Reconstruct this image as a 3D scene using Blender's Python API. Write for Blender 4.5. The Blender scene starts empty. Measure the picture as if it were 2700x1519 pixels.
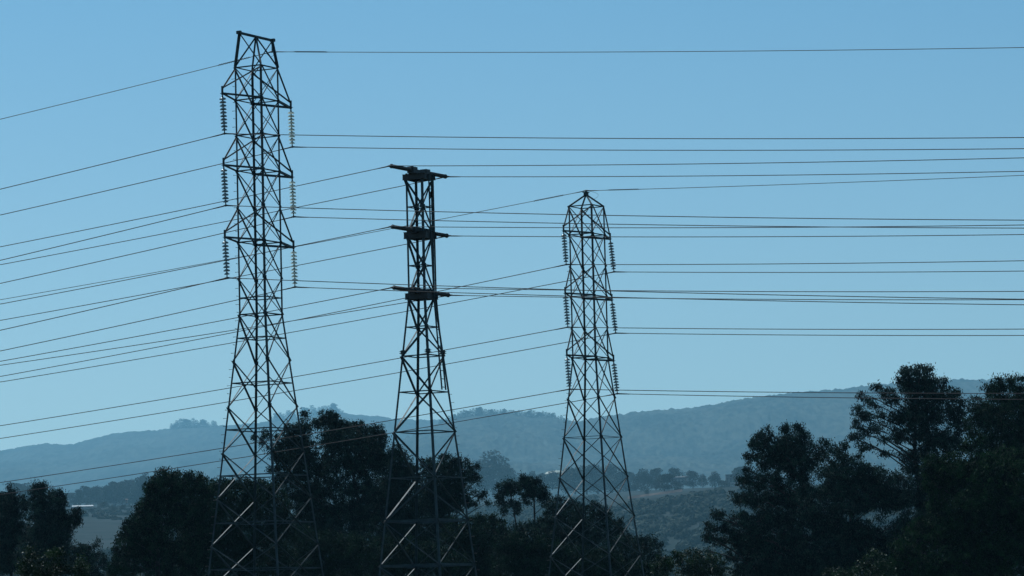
import bpy, math, random
import numpy as np
from mathutils import Vector, Matrix

random.seed(7)
RNG = np.random.default_rng(11)
SC = bpy.context.scene
COL = SC.collection
PI = math.pi

# ------------------------------------------------------------------ camera
FPX = 9852.0                       # focal length in pixels of the 2700 px wide photograph
W, H = 2700.0, 1519.0
CAM = np.array([0.0, 0.0, 1.7])
PITCH = math.atan((1720 - H / 2) / FPX)
ROLL = 0.025
cp, sp = math.cos(PITCH), math.sin(PITCH)
Xa = np.array([1.0, 0, 0]); Fa = np.array([0, cp, sp]); Ua = np.array([0, -sp, cp])
Rc = Xa * math.cos(ROLL) - Ua * math.sin(ROLL)
Uc = Ua * math.cos(ROLL) + Xa * math.sin(ROLL)

def proj(p):
    d = np.asarray(p, float) - CAM
    z = d @ Fa
    return W / 2 + FPX * (d @ Rc) / z, H / 2 - FPX * (d @ Uc) / z

def at(px, py, depth):
    """the point seen at a photograph position, a given distance in front of the camera"""
    return CAM + depth * (Fa + Rc * (px - W / 2) / FPX + Uc * (H / 2 - py) / FPX)

def at_y(px, py, Y):
    d = Fa + Rc * (px - W / 2) / FPX + Uc * (H / 2 - py) / FPX
    return CAM + d * (Y / d[1])

def z_on_axis(x0, y0, py):
    a, b = -50.0, 700.0
    for _ in range(60):
        m = (a + b) / 2
        if proj((x0, y0, m))[1] > py: a = m
        else: b = m
    return (a + b) / 2

# ------------------------------------------------------------------ helpers
def tag(o, label=None, cat=None, group=None, kind=None):
    if label: o['label'] = label
    if cat: o['category'] = cat
    if group: o['group'] = group
    if kind: o['kind'] = kind
    return o

def empty(name, loc, label, cat, group=None):
    o = bpy.data.objects.new(name, None); COL.objects.link(o)
    o.location = loc; o.empty_display_size = 0.5
    return tag(o, label, cat, group)

def link_mesh(name, me, parent=None):
    o = bpy.data.objects.new(name, me); COL.objects.link(o)
    if parent is not None:
        o.parent = parent
        q = parent; off = Vector((0, 0, 0))
        while q is not None:
            off += Vector(q.location); q = q.parent
        o.location = -off
    return o

def mesh_from(name, V, F, mat, smooth=False):
    """V (n,3); F (m,k) of equal-sided faces, or a list of tuples"""
    me = bpy.data.meshes.new(name)
    V = np.asarray(V, np.float32)
    if isinstance(F, np.ndarray):
        m, k = F.shape
        me.vertices.add(len(V)); me.vertices.foreach_set('co', V.ravel())
        me.loops.add(m * k); me.loops.foreach_set('vertex_index', F.astype(np.int32).ravel())
        me.polygons.add(m)
        me.polygons.foreach_set('loop_start', np.arange(0, m * k, k, dtype=np.int32))
        me.update(calc_edges=True); me.validate()
    else:
        me.from_pydata(V.tolist(), [], F); me.update()
    me.materials.append(mat)
    if smooth:
        me.polygons.foreach_set('use_smooth', np.ones(len(me.polygons), bool))
    return me

def nrm(v):
    v = np.asarray(v, float); return v / max(1e-9, np.linalg.norm(v))

class MB:
    def __init__(s): s.V = []; s.F = []; s.n = 0
    def box(s, p, q, a, wa, b, wb, a0=-0.5, b0=-0.5):
        """a bar from p to q with width wa along a and wb along b"""
        p = np.asarray(p, float); q = np.asarray(q, float)
        A0, A1 = a * wa * a0, a * wa * (a0 + 1); B0, B1 = b * wb * b0, b * wb * (b0 + 1)
        for e in (p, q):
            s.V += [e + A0 + B0, e + A1 + B0, e + A1 + B1, e + A0 + B1]
        n = s.n
        s.F += [(n, n+3, n+2, n+1), (n+4, n+5, n+6, n+7), (n, n+1, n+5, n+4), (n+1, n+2, n+6, n+5),
                (n+2, n+3, n+7, n+6), (n+3, n, n+4, n+7)]
        s.n += 8
    def angle(s, p, q, n, w, t=0.010, inward=True, off=0.0, upper=False):
        """an L-section bar: one flange in the plane square to n, the other along n at its lower edge"""
        ax = nrm(np.asarray(q, float) - p); n = nrm(n - ax * (n @ ax))
        m = np.cross(ax, n)
        if m[2] < 0: m = -m
        d = -1 if inward else 1
        p = np.asarray(p, float) + n * off; q = np.asarray(q, float) + n * off
        s.box(p, q, m, w, n, t, -0.5, -0.5)
        c = (m if upper else -m) * (w / 2 - t / 2)
        s.box(p + c + n * d * t * 0.5, q + c + n * d * t * 0.5, m, t, n * d, w, -0.5, 0.0)
    def bar(s, p, q, w, h=None):
        ax = nrm(np.asarray(q, float) - p)
        up = np.array([0, 0, 1.0]) if abs(ax[2]) < 0.95 else np.array([1.0, 0, 0])
        a = nrm(np.cross(ax, up)); b = np.cross(a, ax)
        s.box(p, q, a, w, b, h or w)
    def tube(s, pts, r, n=6, cap=True):
        pts = [np.asarray(p, float) for p in pts]
        k = len(pts); rs = r if hasattr(r, '__len__') else [r] * k
        base = s.n
        for i, p in enumerate(pts):
            ax = nrm(pts[min(k-1, i+1)] - pts[max(0, i-1)])
            up = np.array([0, 0, 1.0]) if abs(ax[2]) < 0.9 else np.array([1.0, 0, 0])
            a = nrm(np.cross(ax, up)); b = np.cross(a, ax)
            for j in range(n):
                t = 2 * PI * j / n
                s.V.append(p + rs[i] * (a * math.cos(t) + b * math.sin(t)))
        for i in range(k - 1):
            for j in range(n):
                j2 = (j + 1) % n
                s.F.append((base + i*n + j, base + i*n + j2, base + (i+1)*n + j2, base + (i+1)*n + j))
        if cap:
            s.F.append(tuple(base + j for j in range(n))[::-1])
            s.F.append(tuple(base + (k-1)*n + j for j in range(n)))
        s.n += k * n
    def lathe(s, prof, c, ax=(0, 0, 1), n=16):
        """prof: (radius, height) pairs"""
        ax = nrm(ax); c = np.asarray(c, float)
        up = np.array([1.0, 0, 0]) if abs(ax[0]) < 0.9 else np.array([0, 1.0, 0])
        a = nrm(np.cross(ax, up)); b = np.cross(ax, a)
        base = s.n
        for (r, h) in prof:
            for j in range(n):
                t = 2 * PI * j / n
                s.V.append(c + ax * h + max(r, 1e-4) * (a * math.cos(t) + b * math.sin(t)))
        for i in range(len(prof) - 1):
            for j in range(n):
                j2 = (j + 1) % n
                s.F.append((base + i*n + j, base + i*n + j2, base + (i+1)*n + j2, base + (i+1)*n + j))
        s.F.append(tuple(base + j for j in range(n))[::-1])
        s.F.append(tuple(base + (len(prof)-1)*n + j for j in range(n)))
        s.n += len(prof) * n
    def mesh(s, name, mat, smooth=False):
        return mesh_from(name, np.array(s.V), s.F, mat, smooth)
    def build(s, name, mat, parent=None, smooth=False):
        return link_mesh(name, s.mesh(name, mat, smooth), parent)

# value noise ------------------------------------------------------
def vnoise(x, y, seed=0):
    xi = np.floor(x).astype(np.int64); yi = np.floor(y).astype(np.int64)
    fx = x - xi; fy = y - yi
    fx = fx * fx * (3 - 2 * fx); fy = fy * fy * (3 - 2 * fy)
    def h(a, b):
        v = (a * 374761393 + b * 668265263 + seed * 974634777) & 0xFFFFFFFF
        v = ((v ^ (v >> 13)) * 1274126177) & 0xFFFFFFFF
        return ((v ^ (v >> 16)) & 0xFFFF) / 65535.0
    return (h(xi, yi) * (1-fx) + h(xi+1, yi) * fx) * (1-fy) + (h(xi, yi+1) * (1-fx) + h(xi+1, yi+1) * fx) * fy

def fbm(x, y, oct=4, seed=0):
    s = np.zeros_like(x, dtype=float); a = 0.5; t = 0
    for i in range(oct):
        s += a * vnoise(x * 2**i, y * 2**i, seed + i); t += a; a *= 0.5
    return s / t - 0.5

# ------------------------------------------------------------------ materials
def new_mat(name):
    m = bpy.data.materials.new(name); m.use_nodes = True
    nt = m.node_tree; b = nt.nodes['Principled BSDF']
    return m, nt, b

def noise_mat(name, c1, c2, scale, rough=0.6, metal=0.0, spec=0.5, detail=4, lo=0.4, hi=0.6, bump=0.0, bscale=None):
    m, nt, b = new_mat(name)
    tc = nt.nodes.new('ShaderNodeTexCoord')
    nz = nt.nodes.new('ShaderNodeTexNoise'); nz.inputs['Scale'].default_value = scale; nz.inputs['Detail'].default_value = detail
    nt.links.new(tc.outputs['Object'], nz.inputs['Vector'])
    rp = nt.nodes.new('ShaderNodeValToRGB')
    rp.color_ramp.elements[0].position = lo; rp.color_ramp.elements[0].color = (*c1, 1)
    rp.color_ramp.elements[1].position = hi; rp.color_ramp.elements[1].color = (*c2, 1)
    nt.links.new(nz.outputs['Fac'], rp.inputs['Fac'])
    nt.links.new(rp.outputs['Color'], b.inputs['Base Color'])
    b.inputs['Roughness'].default_value = rough; b.inputs['Metallic'].default_value = metal
    b.inputs['Specular IOR Level'].default_value = spec
    if bump:
        n2 = nt.nodes.new('ShaderNodeTexNoise'); n2.inputs['Scale'].default_value = bscale; n2.inputs['Detail'].default_value = 4
        nt.links.new(tc.outputs['Object'], n2.inputs['Vector'])
        bm = nt.nodes.new('ShaderNodeBump'); bm.inputs['Strength'].default_value = 1.0; bm.inputs['Distance'].default_value = bump
        nt.links.new(n2.outputs['Fac'], bm.inputs['Height']); nt.links.new(bm.outputs['Normal'], b.inputs['Normal'])
    return m

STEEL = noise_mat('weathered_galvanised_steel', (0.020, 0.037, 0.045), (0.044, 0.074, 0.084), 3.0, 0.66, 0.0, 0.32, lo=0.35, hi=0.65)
DARKSTEEL = noise_mat('dark_painted_steel', (0.02, 0.022, 0.025), (0.035, 0.037, 0.04), 4.0, 0.5, 0.0, 0.4)
WIRE = noise_mat('stranded_aluminium', (0.010, 0.017, 0.024), (0.020, 0.029, 0.038), 2.0, 0.6, 0.0, 0.4)
POLYMER = noise_mat('dark_porcelain', (0.018, 0.014, 0.014), (0.03, 0.022, 0.02), 5.0, 0.35)
FIT = noise_mat('iron_fitting', (0.03, 0.032, 0.034), (0.055, 0.055, 0.055), 9.0, 0.5)
PLUM = noise_mat('brown_plumage', (0.018, 0.013, 0.010), (0.035, 0.026, 0.02), 30.0, 0.8, 0.0, 0.2)
BARK = noise_mat('eucalyptus_bark', (0.010, 0.012, 0.013), (0.026, 0.029, 0.031), 2.5, 0.85, 0.0, 0.2)

def glass_mat():
    m, nt, b = new_mat('pale_toughened_glass')
    tc = nt.nodes.new('ShaderNodeTexCoord'); nz = nt.nodes.new('ShaderNodeTexNoise'); nz.inputs['Scale'].default_value = 12
    nt.links.new(tc.outputs['Object'], nz.inputs['Vector'])
    rp = nt.nodes.new('ShaderNodeValToRGB')
    rp.color_ramp.elements[0].color = (0.78, 0.86, 0.82, 1); rp.color_ramp.elements[1].color = (0.88, 0.94, 0.90, 1)
    nt.links.new(nz.outputs['Fac'], rp.inputs['Fac']); nt.links.new(rp.outputs['Color'], b.inputs['Base Color'])
    b.inputs['Roughness'].default_value = 0.16; b.inputs['Specular IOR Level'].default_value = 0.7
    b.inputs['Transmission Weight'].default_value = 0.1
    tr = nt.nodes.new('ShaderNodeBsdfTranslucent'); nt.links.new(rp.outputs['Color'], tr.inputs['Color'])
    mx = nt.nodes.new('ShaderNodeMixShader'); mx.inputs[0].default_value = 0.7
    nt.links.new(b.outputs[0], mx.inputs[1]); nt.links.new(tr.outputs[0], mx.inputs[2]); nt.links.new(mx.outputs[0], nt.nodes['Material Output'].inputs['Surface'])
    return m
GLASS = glass_mat()
PORCELAIN = noise_mat('grey_porcelain', (0.20, 0.26, 0.27), (0.30, 0.37, 0.38), 12.0, 0.2, 0.0, 0.6)

def leaf_mat(name, c1, c2, rough=0.45, trans=0.12, spec=0.35):
    m, nt, b = new_mat(name)
    tc = nt.nodes.new('ShaderNodeTexCoord')
    nz = nt.nodes.new('ShaderNodeTexNoise'); nz.inputs['Scale'].default_value = 1.1; nz.inputs['Detail'].default_value = 6
    nt.links.new(tc.outputs['Object'], nz.inputs['Vector'])
    rp = nt.nodes.new('ShaderNodeValToRGB')
    rp.color_ramp.elements[0].position = 0.42; rp.color_ramp.elements[0].color = (*c1, 1)
    rp.color_ramp.elements[1].position = 0.70; rp.color_ramp.elements[1].color = (*c2, 1)
    nt.links.new(nz.outputs['Fac'], rp.inputs['Fac']); nt.links.new(rp.outputs['Color'], b.inputs['Base Color'])
    b.inputs['Roughness'].default_value = rough; b.inputs['Specular IOR Level'].default_value = spec; b.inputs['Specular Tint'].default_value = (0.65, 0.95, 1.0, 1)
    tr = nt.nodes.new('ShaderNodeBsdfTranslucent'); nt.links.new(rp.outputs['Color'], tr.inputs['Color'])
    mx = nt.nodes.new('ShaderNodeMixShader'); mx.inputs[0].default_value = trans
    nt.links.new(b.outputs[0], mx.inputs[1]); nt.links.new(tr.outputs[0], mx.inputs[2])
    nt.links.new(mx.outputs[0], nt.nodes['Material Output'].inputs['Surface'])
    return m
LEAF_EUC = leaf_mat('eucalyptus_leaves', (0.002, 0.010, 0.009), (0.018, 0.052, 0.040), 0.62, 0.09, 0.04)  # near leaves: lighter noise tone paints sunlit clump highlights into the colour
LEAF_DENSE = leaf_mat('glossy_dark_leaves', (0.002, 0.010, 0.006), (0.016, 0.050, 0.026), 0.62, 0.07, 0.04)
LEAF_GREEN = leaf_mat('mid_green_leaves', (0.004, 0.014, 0.004), (0.020, 0.056, 0.014), 0.5, 0.12, 0.12)
LEAF_MID = leaf_mat('deep_green_leaves', (0.002, 0.011, 0.005), (0.020, 0.064, 0.022), 0.6, 0.07, 0.05)
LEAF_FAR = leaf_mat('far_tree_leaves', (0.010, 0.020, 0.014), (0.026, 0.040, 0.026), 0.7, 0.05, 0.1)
SCRUB = leaf_mat('scrub_leaves', (0.008, 0.018, 0.013), (0.034, 0.044, 0.022), 0.8, 0.05, 0.1)

# ------------------------------------------------------------------ world, sun, haze
SUN_EL, SUN_AZ = math.radians(54), math.radians(-36)       # azimuth measured from straight ahead, to the left
SUN_DIR = Vector((math.sin(SUN_AZ) * math.cos(SUN_EL), math.cos(SUN_AZ) * math.cos(SUN_EL), math.sin(SUN_EL)))
world = bpy.data.worlds.new('World'); SC.world = world; world.use_nodes = True
nt = world.node_tree
bg = nt.nodes['Background']
sky = nt.nodes.new('ShaderNodeTexSky'); sky.sky_type = 'NISHITA'; sky.sun_disc = False
sky.sun_elevation = SUN_EL; sky.sun_rotation = SUN_AZ
sky.air_density = 0.60; sky.dust_density = 0.7; sky.ozone_density = 3.0; sky.altitude = 100
tint = nt.nodes.new('ShaderNodeMix'); tint.data_type = 'RGBA'; tint.blend_type = 'MULTIPLY'
tint.inputs[0].default_value = 1.0; tint.inputs[7].default_value = (1.15, 1.77, 1.65, 1)
# the clear sky pales towards the horizon
wc = nt.nodes.new('ShaderNodeTexCoord'); sx_ = nt.nodes.new('ShaderNodeSeparateXYZ'); mr = nt.nodes.new('ShaderNodeMapRange')
mr.inputs['From Min'].default_value = 0.03; mr.inputs['From Max'].default_value = 0.19
wr = nt.nodes.new('ShaderNodeValToRGB'); wr.color_ramp.elements[0].color = (0.86, 0.565, 0.46, 1); wr.color_ramp.elements[1].color = (0.445, 0.475, 0.505, 1)
we = wr.color_ramp.elements.new(0.30); we.color = (0.69, 0.505, 0.455, 1)
pale = nt.nodes.new('ShaderNodeMix'); pale.data_type = 'RGBA'; pale.blend_type = 'MULTIPLY'; pale.inputs[0].default_value = 1.0
nt.links.new(wc.outputs['Generated'], sx_.inputs[0]); nt.links.new(sx_.outputs['Z'], mr.inputs['Value']); nt.links.new(mr.outputs[0], wr.inputs['Fac'])
nt.links.new(sky.outputs[0], tint.inputs[6]); nt.links.new(tint.outputs[2], pale.inputs[6]); nt.links.new(wr.outputs['Color'], pale.inputs[7]); nt.links.new(pale.outputs[2], bg.inputs['Color'])
bg.inputs['Strength'].default_value = 0.125
sl = bpy.data.lights.new('sun', 'SUN'); sl.energy = 4.6; sl.angle = math.radians(0.5); sl.color = (0.93, 0.985, 1.0)
so = bpy.data.objects.new('sun', sl); COL.objects.link(so); so.location = (-60, 120, 150)
so.rotation_euler = SUN_DIR.to_track_quat('Z', 'Y').to_euler()

HAZE_DENS = 3.4e-5
K = 2.0                             # how far the valley and hills stand off, in units of the first estimate
def far(Y): return K * (Y if Y < 2370 else 2370 + (Y - 2370) * 2.6)
def haze():
    mb = MB()
    mb.box((-12000, 14200, 859), (12000, 14200, 859), np.array([0, 1.0, 0]), 29400, np.array([0, 0, 1.0]), 1720)
    m = bpy.data.materials.new('haze'); m.use_nodes = True; n = m.node_tree
    n.nodes.remove(n.nodes['Principled BSDF'])
    pv = n.nodes.new('ShaderNodeVolumePrincipled')
    pv.inputs['Color'].default_value = (0.335, 0.75, 1.0, 1); pv.inputs['Density'].default_value = HAZE_DENS
    pv.inputs['Anisotropy'].default_value = 0.25
    n.links.new(pv.outputs[0], n.nodes['Material Output'].inputs['Volume'])
    o = mb.build('haze', m); tag(o, kind='stuff'); o['label'] = 'thin blue haze lying over the whole valley'
haze()

cam = bpy.data.cameras.new('camera'); co = bpy.data.objects.new('camera', cam); COL.objects.link(co)
cam.sensor_width = 36; cam.sensor_fit = 'HORIZONTAL'; cam.lens = FPX / W * 36; cam.clip_start = 0.5; cam.clip_end = 30000
M = Matrix(((Rc[0], Uc[0], -Fa[0], CAM[0]), (Rc[1], Uc[1], -Fa[1], CAM[1]), (Rc[2], Uc[2], -Fa[2], CAM[2]), (0, 0, 0, 1)))
co.matrix_world = M
SC.camera = co
SC.view_settings.view_transform = 'Standard'; SC.view_settings.look = 'None'
SC.view_settings.exposure = 0.0; SC.view_settings.gamma = 1.0
SC.cycles.max_bounces = 6; SC.cycles.volume_bounces = 0; SC.cycles.transparent_max_bounces = 8
SC.cycles.caustics_reflective = False; SC.cycles.caustics_refractive = False

# ------------------------------------------------------------------ ground and hills
GROUND = noise_mat('dry_grass_ground', (0.020, 0.026, 0.020), (0.045, 0.050, 0.034), 0.02, 0.95, 0, 0.1, 8)
def hill_mat(name, c1, c2, patch, bush):
    m, nt, b = new_mat(name)
    tc = nt.nodes.new('ShaderNodeTexCoord'); mp = nt.nodes.new('ShaderNodeMapping'); mp.inputs['Scale'].default_value = (1, 0.22, 0.6)
    nt.links.new(tc.outputs['Object'], mp.inputs['Vector'])
    n1 = nt.nodes.new('ShaderNodeTexNoise'); n1.inputs['Scale'].default_value = patch; n1.inputs['Detail'].default_value = 5
    n2 = nt.nodes.new('ShaderNodeTexNoise'); n2.inputs['Scale'].default_value = bush; n2.inputs['Detail'].default_value = 3
    for n in (n1, n2): nt.links.new(mp.outputs['Vector'], n.inputs['Vector'])
    mx = nt.nodes.new('ShaderNodeMath'); mx.operation = 'MULTIPLY_ADD'; mx.inputs[1].default_value = 0.55
    hf = nt.nodes.new('ShaderNodeMath'); hf.operation = 'MULTIPLY'; hf.inputs[1].default_value = 0.45
    nt.links.new(n1.outputs['Fac'], hf.inputs[0]); nt.links.new(n2.outputs['Fac'], mx.inputs[0]); nt.links.new(hf.outputs[0], mx.inputs[2])
    rp = nt.nodes.new('ShaderNodeValToRGB')
    rp.color_ramp.elements[0].position = 0.42; rp.color_ramp.elements[0].color = (*c1, 1)
    rp.color_ramp.elements[1].position = 0.60; rp.color_ramp.elements[1].color = (*c2, 1)
    nt.links.new(mx.outputs[0], rp.inputs['Fac']); nt.links.new(rp.outputs['Color'], b.inputs['Base Color'])
    b.inputs['Roughness'].default_value = 0.95; b.inputs['Specular IOR Level'].default_value = 0.05
    bm = nt.nodes.new('ShaderNodeBump'); bm.inputs['Strength'].default_value = 1.0; bm.inputs['Distance'].default_value = 4.0
    nt.links.new(n2.outputs['Fac'], bm.inputs['Height']); nt.links.new(bm.outputs['Normal'], b.inputs['Normal'])
    return m
HILL = hill_mat('chaparral_hillside', (0.006, 0.014, 0.014), (0.046, 0.056, 0.047), 0.004, 0.034)
HILLFAR = hill_mat('far_hillside', (0.007, 0.015, 0.015), (0.044, 0.054, 0.046), 0.0035, 0.028)
FOOT = noise_mat('valley_slope', (0.011, 0.020, 0.019), (0.029, 0.037, 0.037), 0.01, 0.95, 0, 0.05, 9, 0.40, 0.66, 1.2, 0.12)

g = MB(); xs = [-11000, -2000, -400, 400, 2000, 11000]; ys = [-300, 100, 400, 1200, 4000, 28500]
gv = [(x, y, 0.0) for y in ys for x in xs]
gf = [(j*6+i, j*6+i+1, (j+1)*6+i+1, (j+1)*6+i) for j in range(5) for i in range(5)]
tag(link_mesh('ground', mesh_from('ground', gv, gf, GROUND)), kind='structure')

def terrain(name, px0, px1, step, depths, zfun, mat):
    pxs = np.arange(px0, px1 + step, step); ds = np.asarray(depths, float)
    PX, DS = np.meshgrid(pxs, ds)
    X = DS * (PX - W / 2) / FPX; Y = DS
    Z = zfun(PX, DS, X, Y)
    V = np.stack([X, Y, Z], -1).reshape(-1, 3)
    nr, nc = PX.shape
    i = np.arange(nr * nc).reshape(nr, nc)
    F = np.stack([i[:-1, :-1], i[:-1, 1:], i[1:, 1:], i[1:, :-1]], -1).reshape(-1, 4)
    o = link_mesh(name, mesh_from(name, V, F, mat, True)); tag(o, kind='structure'); return o

def zof(px, py, Y):
    """height that shows at row py when it stands at distance Y"""
    d = (Fa[:, None] + Rc[:, None] * ((np.ravel(px) - W / 2) / FPX) + Uc[:, None] * ((H / 2 - np.ravel(py)) / FPX))
    return (CAM[2] + d[2] * (np.ravel(Y) / d[1])).reshape(np.shape(px))

def curve(pts):
    a = np.array(pts, float); return lambda x: np.interp(x, a[:, 0], a[:, 1])

# the two skylines, measured where they stand
SKY_FAR = curve([(-900, 1290), (-300, 1230), (0, 1187), (60, 1176), (105, 1169), (135, 1171), (168, 1174), (200, 1166), (230, 1158), (293, 1142), (340, 1138), (388, 1135), (450, 1130),
                 (587, 1122), (700, 1112), (780, 1098), (850, 1092), (900, 1090), (975, 1097), (1050, 1106), (1150, 1108), (1300, 1116), (1500, 1135), (2200, 1220), (3600, 1300)])
SKY_NEAR = curve([(-900, 1400), (600, 1330), (900, 1240), (1040, 1165), (1130, 1122), (1190, 1107), (1220, 1097), (1300, 1093), (1400, 1098), (1460, 1103), (1510, 1113), (1560, 1104),
                  (1614, 1093), (1680, 1086), (1730, 1080), (1800, 1077), (1866, 1069), (1920, 1058), (1970, 1051), (2044, 1040), (2120, 1033), (2200, 1027), (2306, 1014), (2400, 1006), (2494, 1003), (2540, 1000), (2600, 1001), (2700, 996), (3000, 985), (3600, 990)])
D_FAR, D_NEAR = 12000.0 * K, 9000.0 * K

def hill_z(sky, dc, df, foot_py, db, seed, bush):
    def f(PX, DS, X, Y):
        s = np.clip((DS - df) / (dc - df), 0, 1); b = np.clip((DS - dc) / (db - dc), 0, 1)
        zc = zof(PX, sky(PX), np.full_like(PX, dc)); zf = zof(PX, np.full_like(PX, foot_py), np.full_like(PX, df))
        z = zf + (zc - zf) * (s ** 1.05)
        z += fbm(X / 1070, Y / 1730, 5, seed) * 440 * s * (1 - s) * 2.2
        z = z * (1 - b * b * (3 - 2 * b)) - 8 * b
        z += (fbm(X / 18, Y / 130, 3, seed + 9) * 1.35) * bush * np.clip(s * 5, 0, 1) * (1 - b) 
        return z
    return f
terrain('hill', -350, 2300, 4, list(K * np.linspace(8400, 12000, 130)) + list(K * np.linspace(12080, 14000, 16)),
        hill_z(SKY_FAR, D_FAR, 8400 * K, 1335, 14000 * K, 3, 14), HILLFAR)
terrain('hill', 560, 3100, 3, list(K * np.linspace(5600, 9000, 240)) + list(K * np.linspace(9050, 11000, 18)),
        hill_z(SKY_NEAR, D_NEAR, 5600 * K, 1345, 11000 * K, 21, 16), HILL)

FOOT_ROWS = [(420, None), (1300, [(-900, 1540), (800, 1545), (1500, 1560), (1900, 1520), (2050, 1488), (2200, 1500), (3600, 1520)]),
             (1900, [(-900, 1440), (350, 1450), (900, 1480), (1500, 1490), (1750, 1470), (1950, 1440), (3600, 1400)]),
             (2350, [(-900, 1372), (380, 1372), (800, 1400), (1300, 1400), (1560, 1345), (1650, 1318), (1760, 1306), (1900, 1287), (2100, 1280), (3600, 1270)]),
             (3228, [(-900, 1334), (380, 1334), (800, 1360), (1300, 1330), (1650, 1296), (1900, 1284), (3600, 1260)]),
             (4300, [(-900, 1330), (800, 1345), (1300, 1318), (1650, 1297), (3600, 1262)]),
             (5000, [(-900, 1310), (1000, 1315), (3600, 1300)]),
             (6200, [(-900, 1345), (3600, 1350)])]
def foot_z(PX, DS, X, Y):
    ds = np.array([r[0] for r in FOOT_ROWS], float) * K
    Zs = []
    for d, c in FOOT_ROWS:
        if c is None: Zs.append(np.full_like(PX, -0.4))
        else: Zs.append(zof(PX, curve(c)(PX), np.full_like(PX, d * K)))
    Zs = np.array(Zs)
    k = np.clip(np.searchsorted(ds, DS, side='right') - 1, 0, len(ds) - 2)
    t = (DS - ds[k]) / (ds[k + 1] - ds[k])
    r, c = np.indices(PX.shape)
    z = Zs[k, r, c] * (1 - t) + Zs[k + 1, r, c] * t
    return z + fbm(X / 90, Y / 130, 4, 5) * 3.0 * np.clip((DS - 500) / 600, 0, 1)
FD = [K * v for v in list(np.linspace(420, 1300, 40)) + list(np.linspace(1320, 2340, 90)) + list(np.linspace(2350, 4300, 100)) + list(np.linspace(4330, 6200, 40))]
terrain('valley_slope', -900, 3600, 12, FD, foot_z, FOOT)
def ground_z(px, Y):
    P = np.array([[float(px)]]); D = np.array([[float(Y)]])
    return float(foot_z(P, D, D * (P - W / 2) / FPX, D)[0, 0])
def hillpt(px, sky, dc): return at_y(px, float(sky(px)), dc)

# ------------------------------------------------------------------ lattice towers
PHI = math.radians(15.5)
cph, sph = math.cos(PHI), math.sin(PHI)
CORNER = {'R': np.array([cph, sph, 0]), 'N': np.array([sph, -cph, 0]), 'L': np.array([-cph, -sph, 0]), 'F': np.array([-sph, cph, 0])}
FACES = [('L', 'N'), ('N', 'R'), ('R', 'F'), ('F', 'L')]
ARM = nrm(CORNER['L'] + CORNER['N'])         # towards the camera side
LINE = nrm(CORNER['N'] + CORNER['R'])        # along the line, to the right and nearer

class Tower:
    def __init__(s, px, py, depth, levels):
        c = at(px, py, depth); s.x, s.y = c[0], c[1]
        s.depth = depth
        s.z = []; s.d = []
        for (y, hw) in levels:
            z = z_on_axis(s.x, s.y, y); s.z.append(z)
            dd = (np.array([s.x, s.y, z]) - CAM) @ Fa
            s.d.append(hw * dd / FPX / math.cos(PHI - math.atan2(-(px - W/2), FPX) * 0 - (math.atan((px - W/2) / FPX))*-1))
        s.z.append(0.0)
        k = (s.d[-1] - s.d[-2]) / (s.z[-3] - s.z[-2]) if len(s.z) > 2 else 0
        s.d.append(s.d[-1] + k * (s.z[-2] - 0.0))
    def dz(s, z):
        zz = np.array(s.z); o = np.argsort(zz); return float(np.interp(z, zz[o], np.array(s.d)[o]))
    def node(s, k, z):
        return np.array([s.x, s.y, z]) + CORNER[k] * s.dz(z)
    def axis(s, z): return np.array([s.x, s.y, z])

def leg_mesh(T, root, k, w, ztop=None):
    """an angle-section leg standing on the corner k"""
    nb = {'R': ('N', 'F'), 'N': ('L', 'R'), 'L': ('N', 'F'), 'F': ('R', 'L')}[k]
    t1 = nrm(CORNER[nb[0]] - CORNER[k]); t2 = nrm(CORNER[nb[1]] - CORNER[k])
    mb = MB(); zs = sorted(set(round(z, 4) for z in T.z), reverse=True)
    d = [T.dz(z) for z in zs]
    keep = [0] + [i for i in range(1, len(zs) - 1) if abs((d[i] - d[i-1]) / (zs[i-1] - zs[i] + 1e-6) - (d[i+1] - d[i]) / (zs[i] - zs[i+1] + 1e-6)) > 0.01] + [len(zs) - 1]
    t = 0.014
    for a, b in zip(keep[:-1], keep[1:]):
        p, q = T.node(k, zs[b]), T.node(k, zs[a])
        mb.box(p, q, t1, w, t2, t, 0, 0)
        mb.box(p + t2 * t, q + t2 * t, t2, w - t, t1, t, 0, 0)
    return mb.build('leg', STEEL, root)

def face_n(f): return nrm(CORNER[f[0]] + CORNER[f[1]])

def cross_brace(T, root, f, z0, z1, w, kind='x', name='cross_brace'):
    a, b = f; n = face_n(f); mb = MB()
    A0, B0, A1, B1 = T.node(a, z0), T.node(b, z0), T.node(a, z1), T.node(b, z1)    # 0 = upper
    # the diagonal that rises to the right in the photograph has its outstanding flange inside
    right = b if proj(B0)[0] > proj(A0)[0] else a
    R0, L1, L0, R1 = (B0, A1, A0, B1) if right == b else (A0, B1, B0, A1)
    if f in (('L', 'N'), ('R', 'F')): w *= 0.60
    else: w *= 1.0
    back = f == ('F', 'L')
    if kind in ('x', '/'): mb.angle(L1, R0, n, w * (0.60 if back else 0.72), 0.009, True, -0.020, back)
    if kind in ('x', '\\'): mb.angle(L0, R1, n, w * (0.80 if back else 0.95), 0.009, False, 0.008)
    return mb.build(name, STEEL, root)

def ring(T, root, z, w, name='horizontal_ring', mat=STEEL):
    mb = MB()
    for f in FACES:
        p, q = T.node(f[0], z), T.node(f[1], z); n = face_n(f); ax = nrm(q - p)
        mb.angle(p + ax * 0.015, q - ax * 0.015, n, w, 0.009, True, -0.034)
    return mb.build(name, mat, root)

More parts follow.
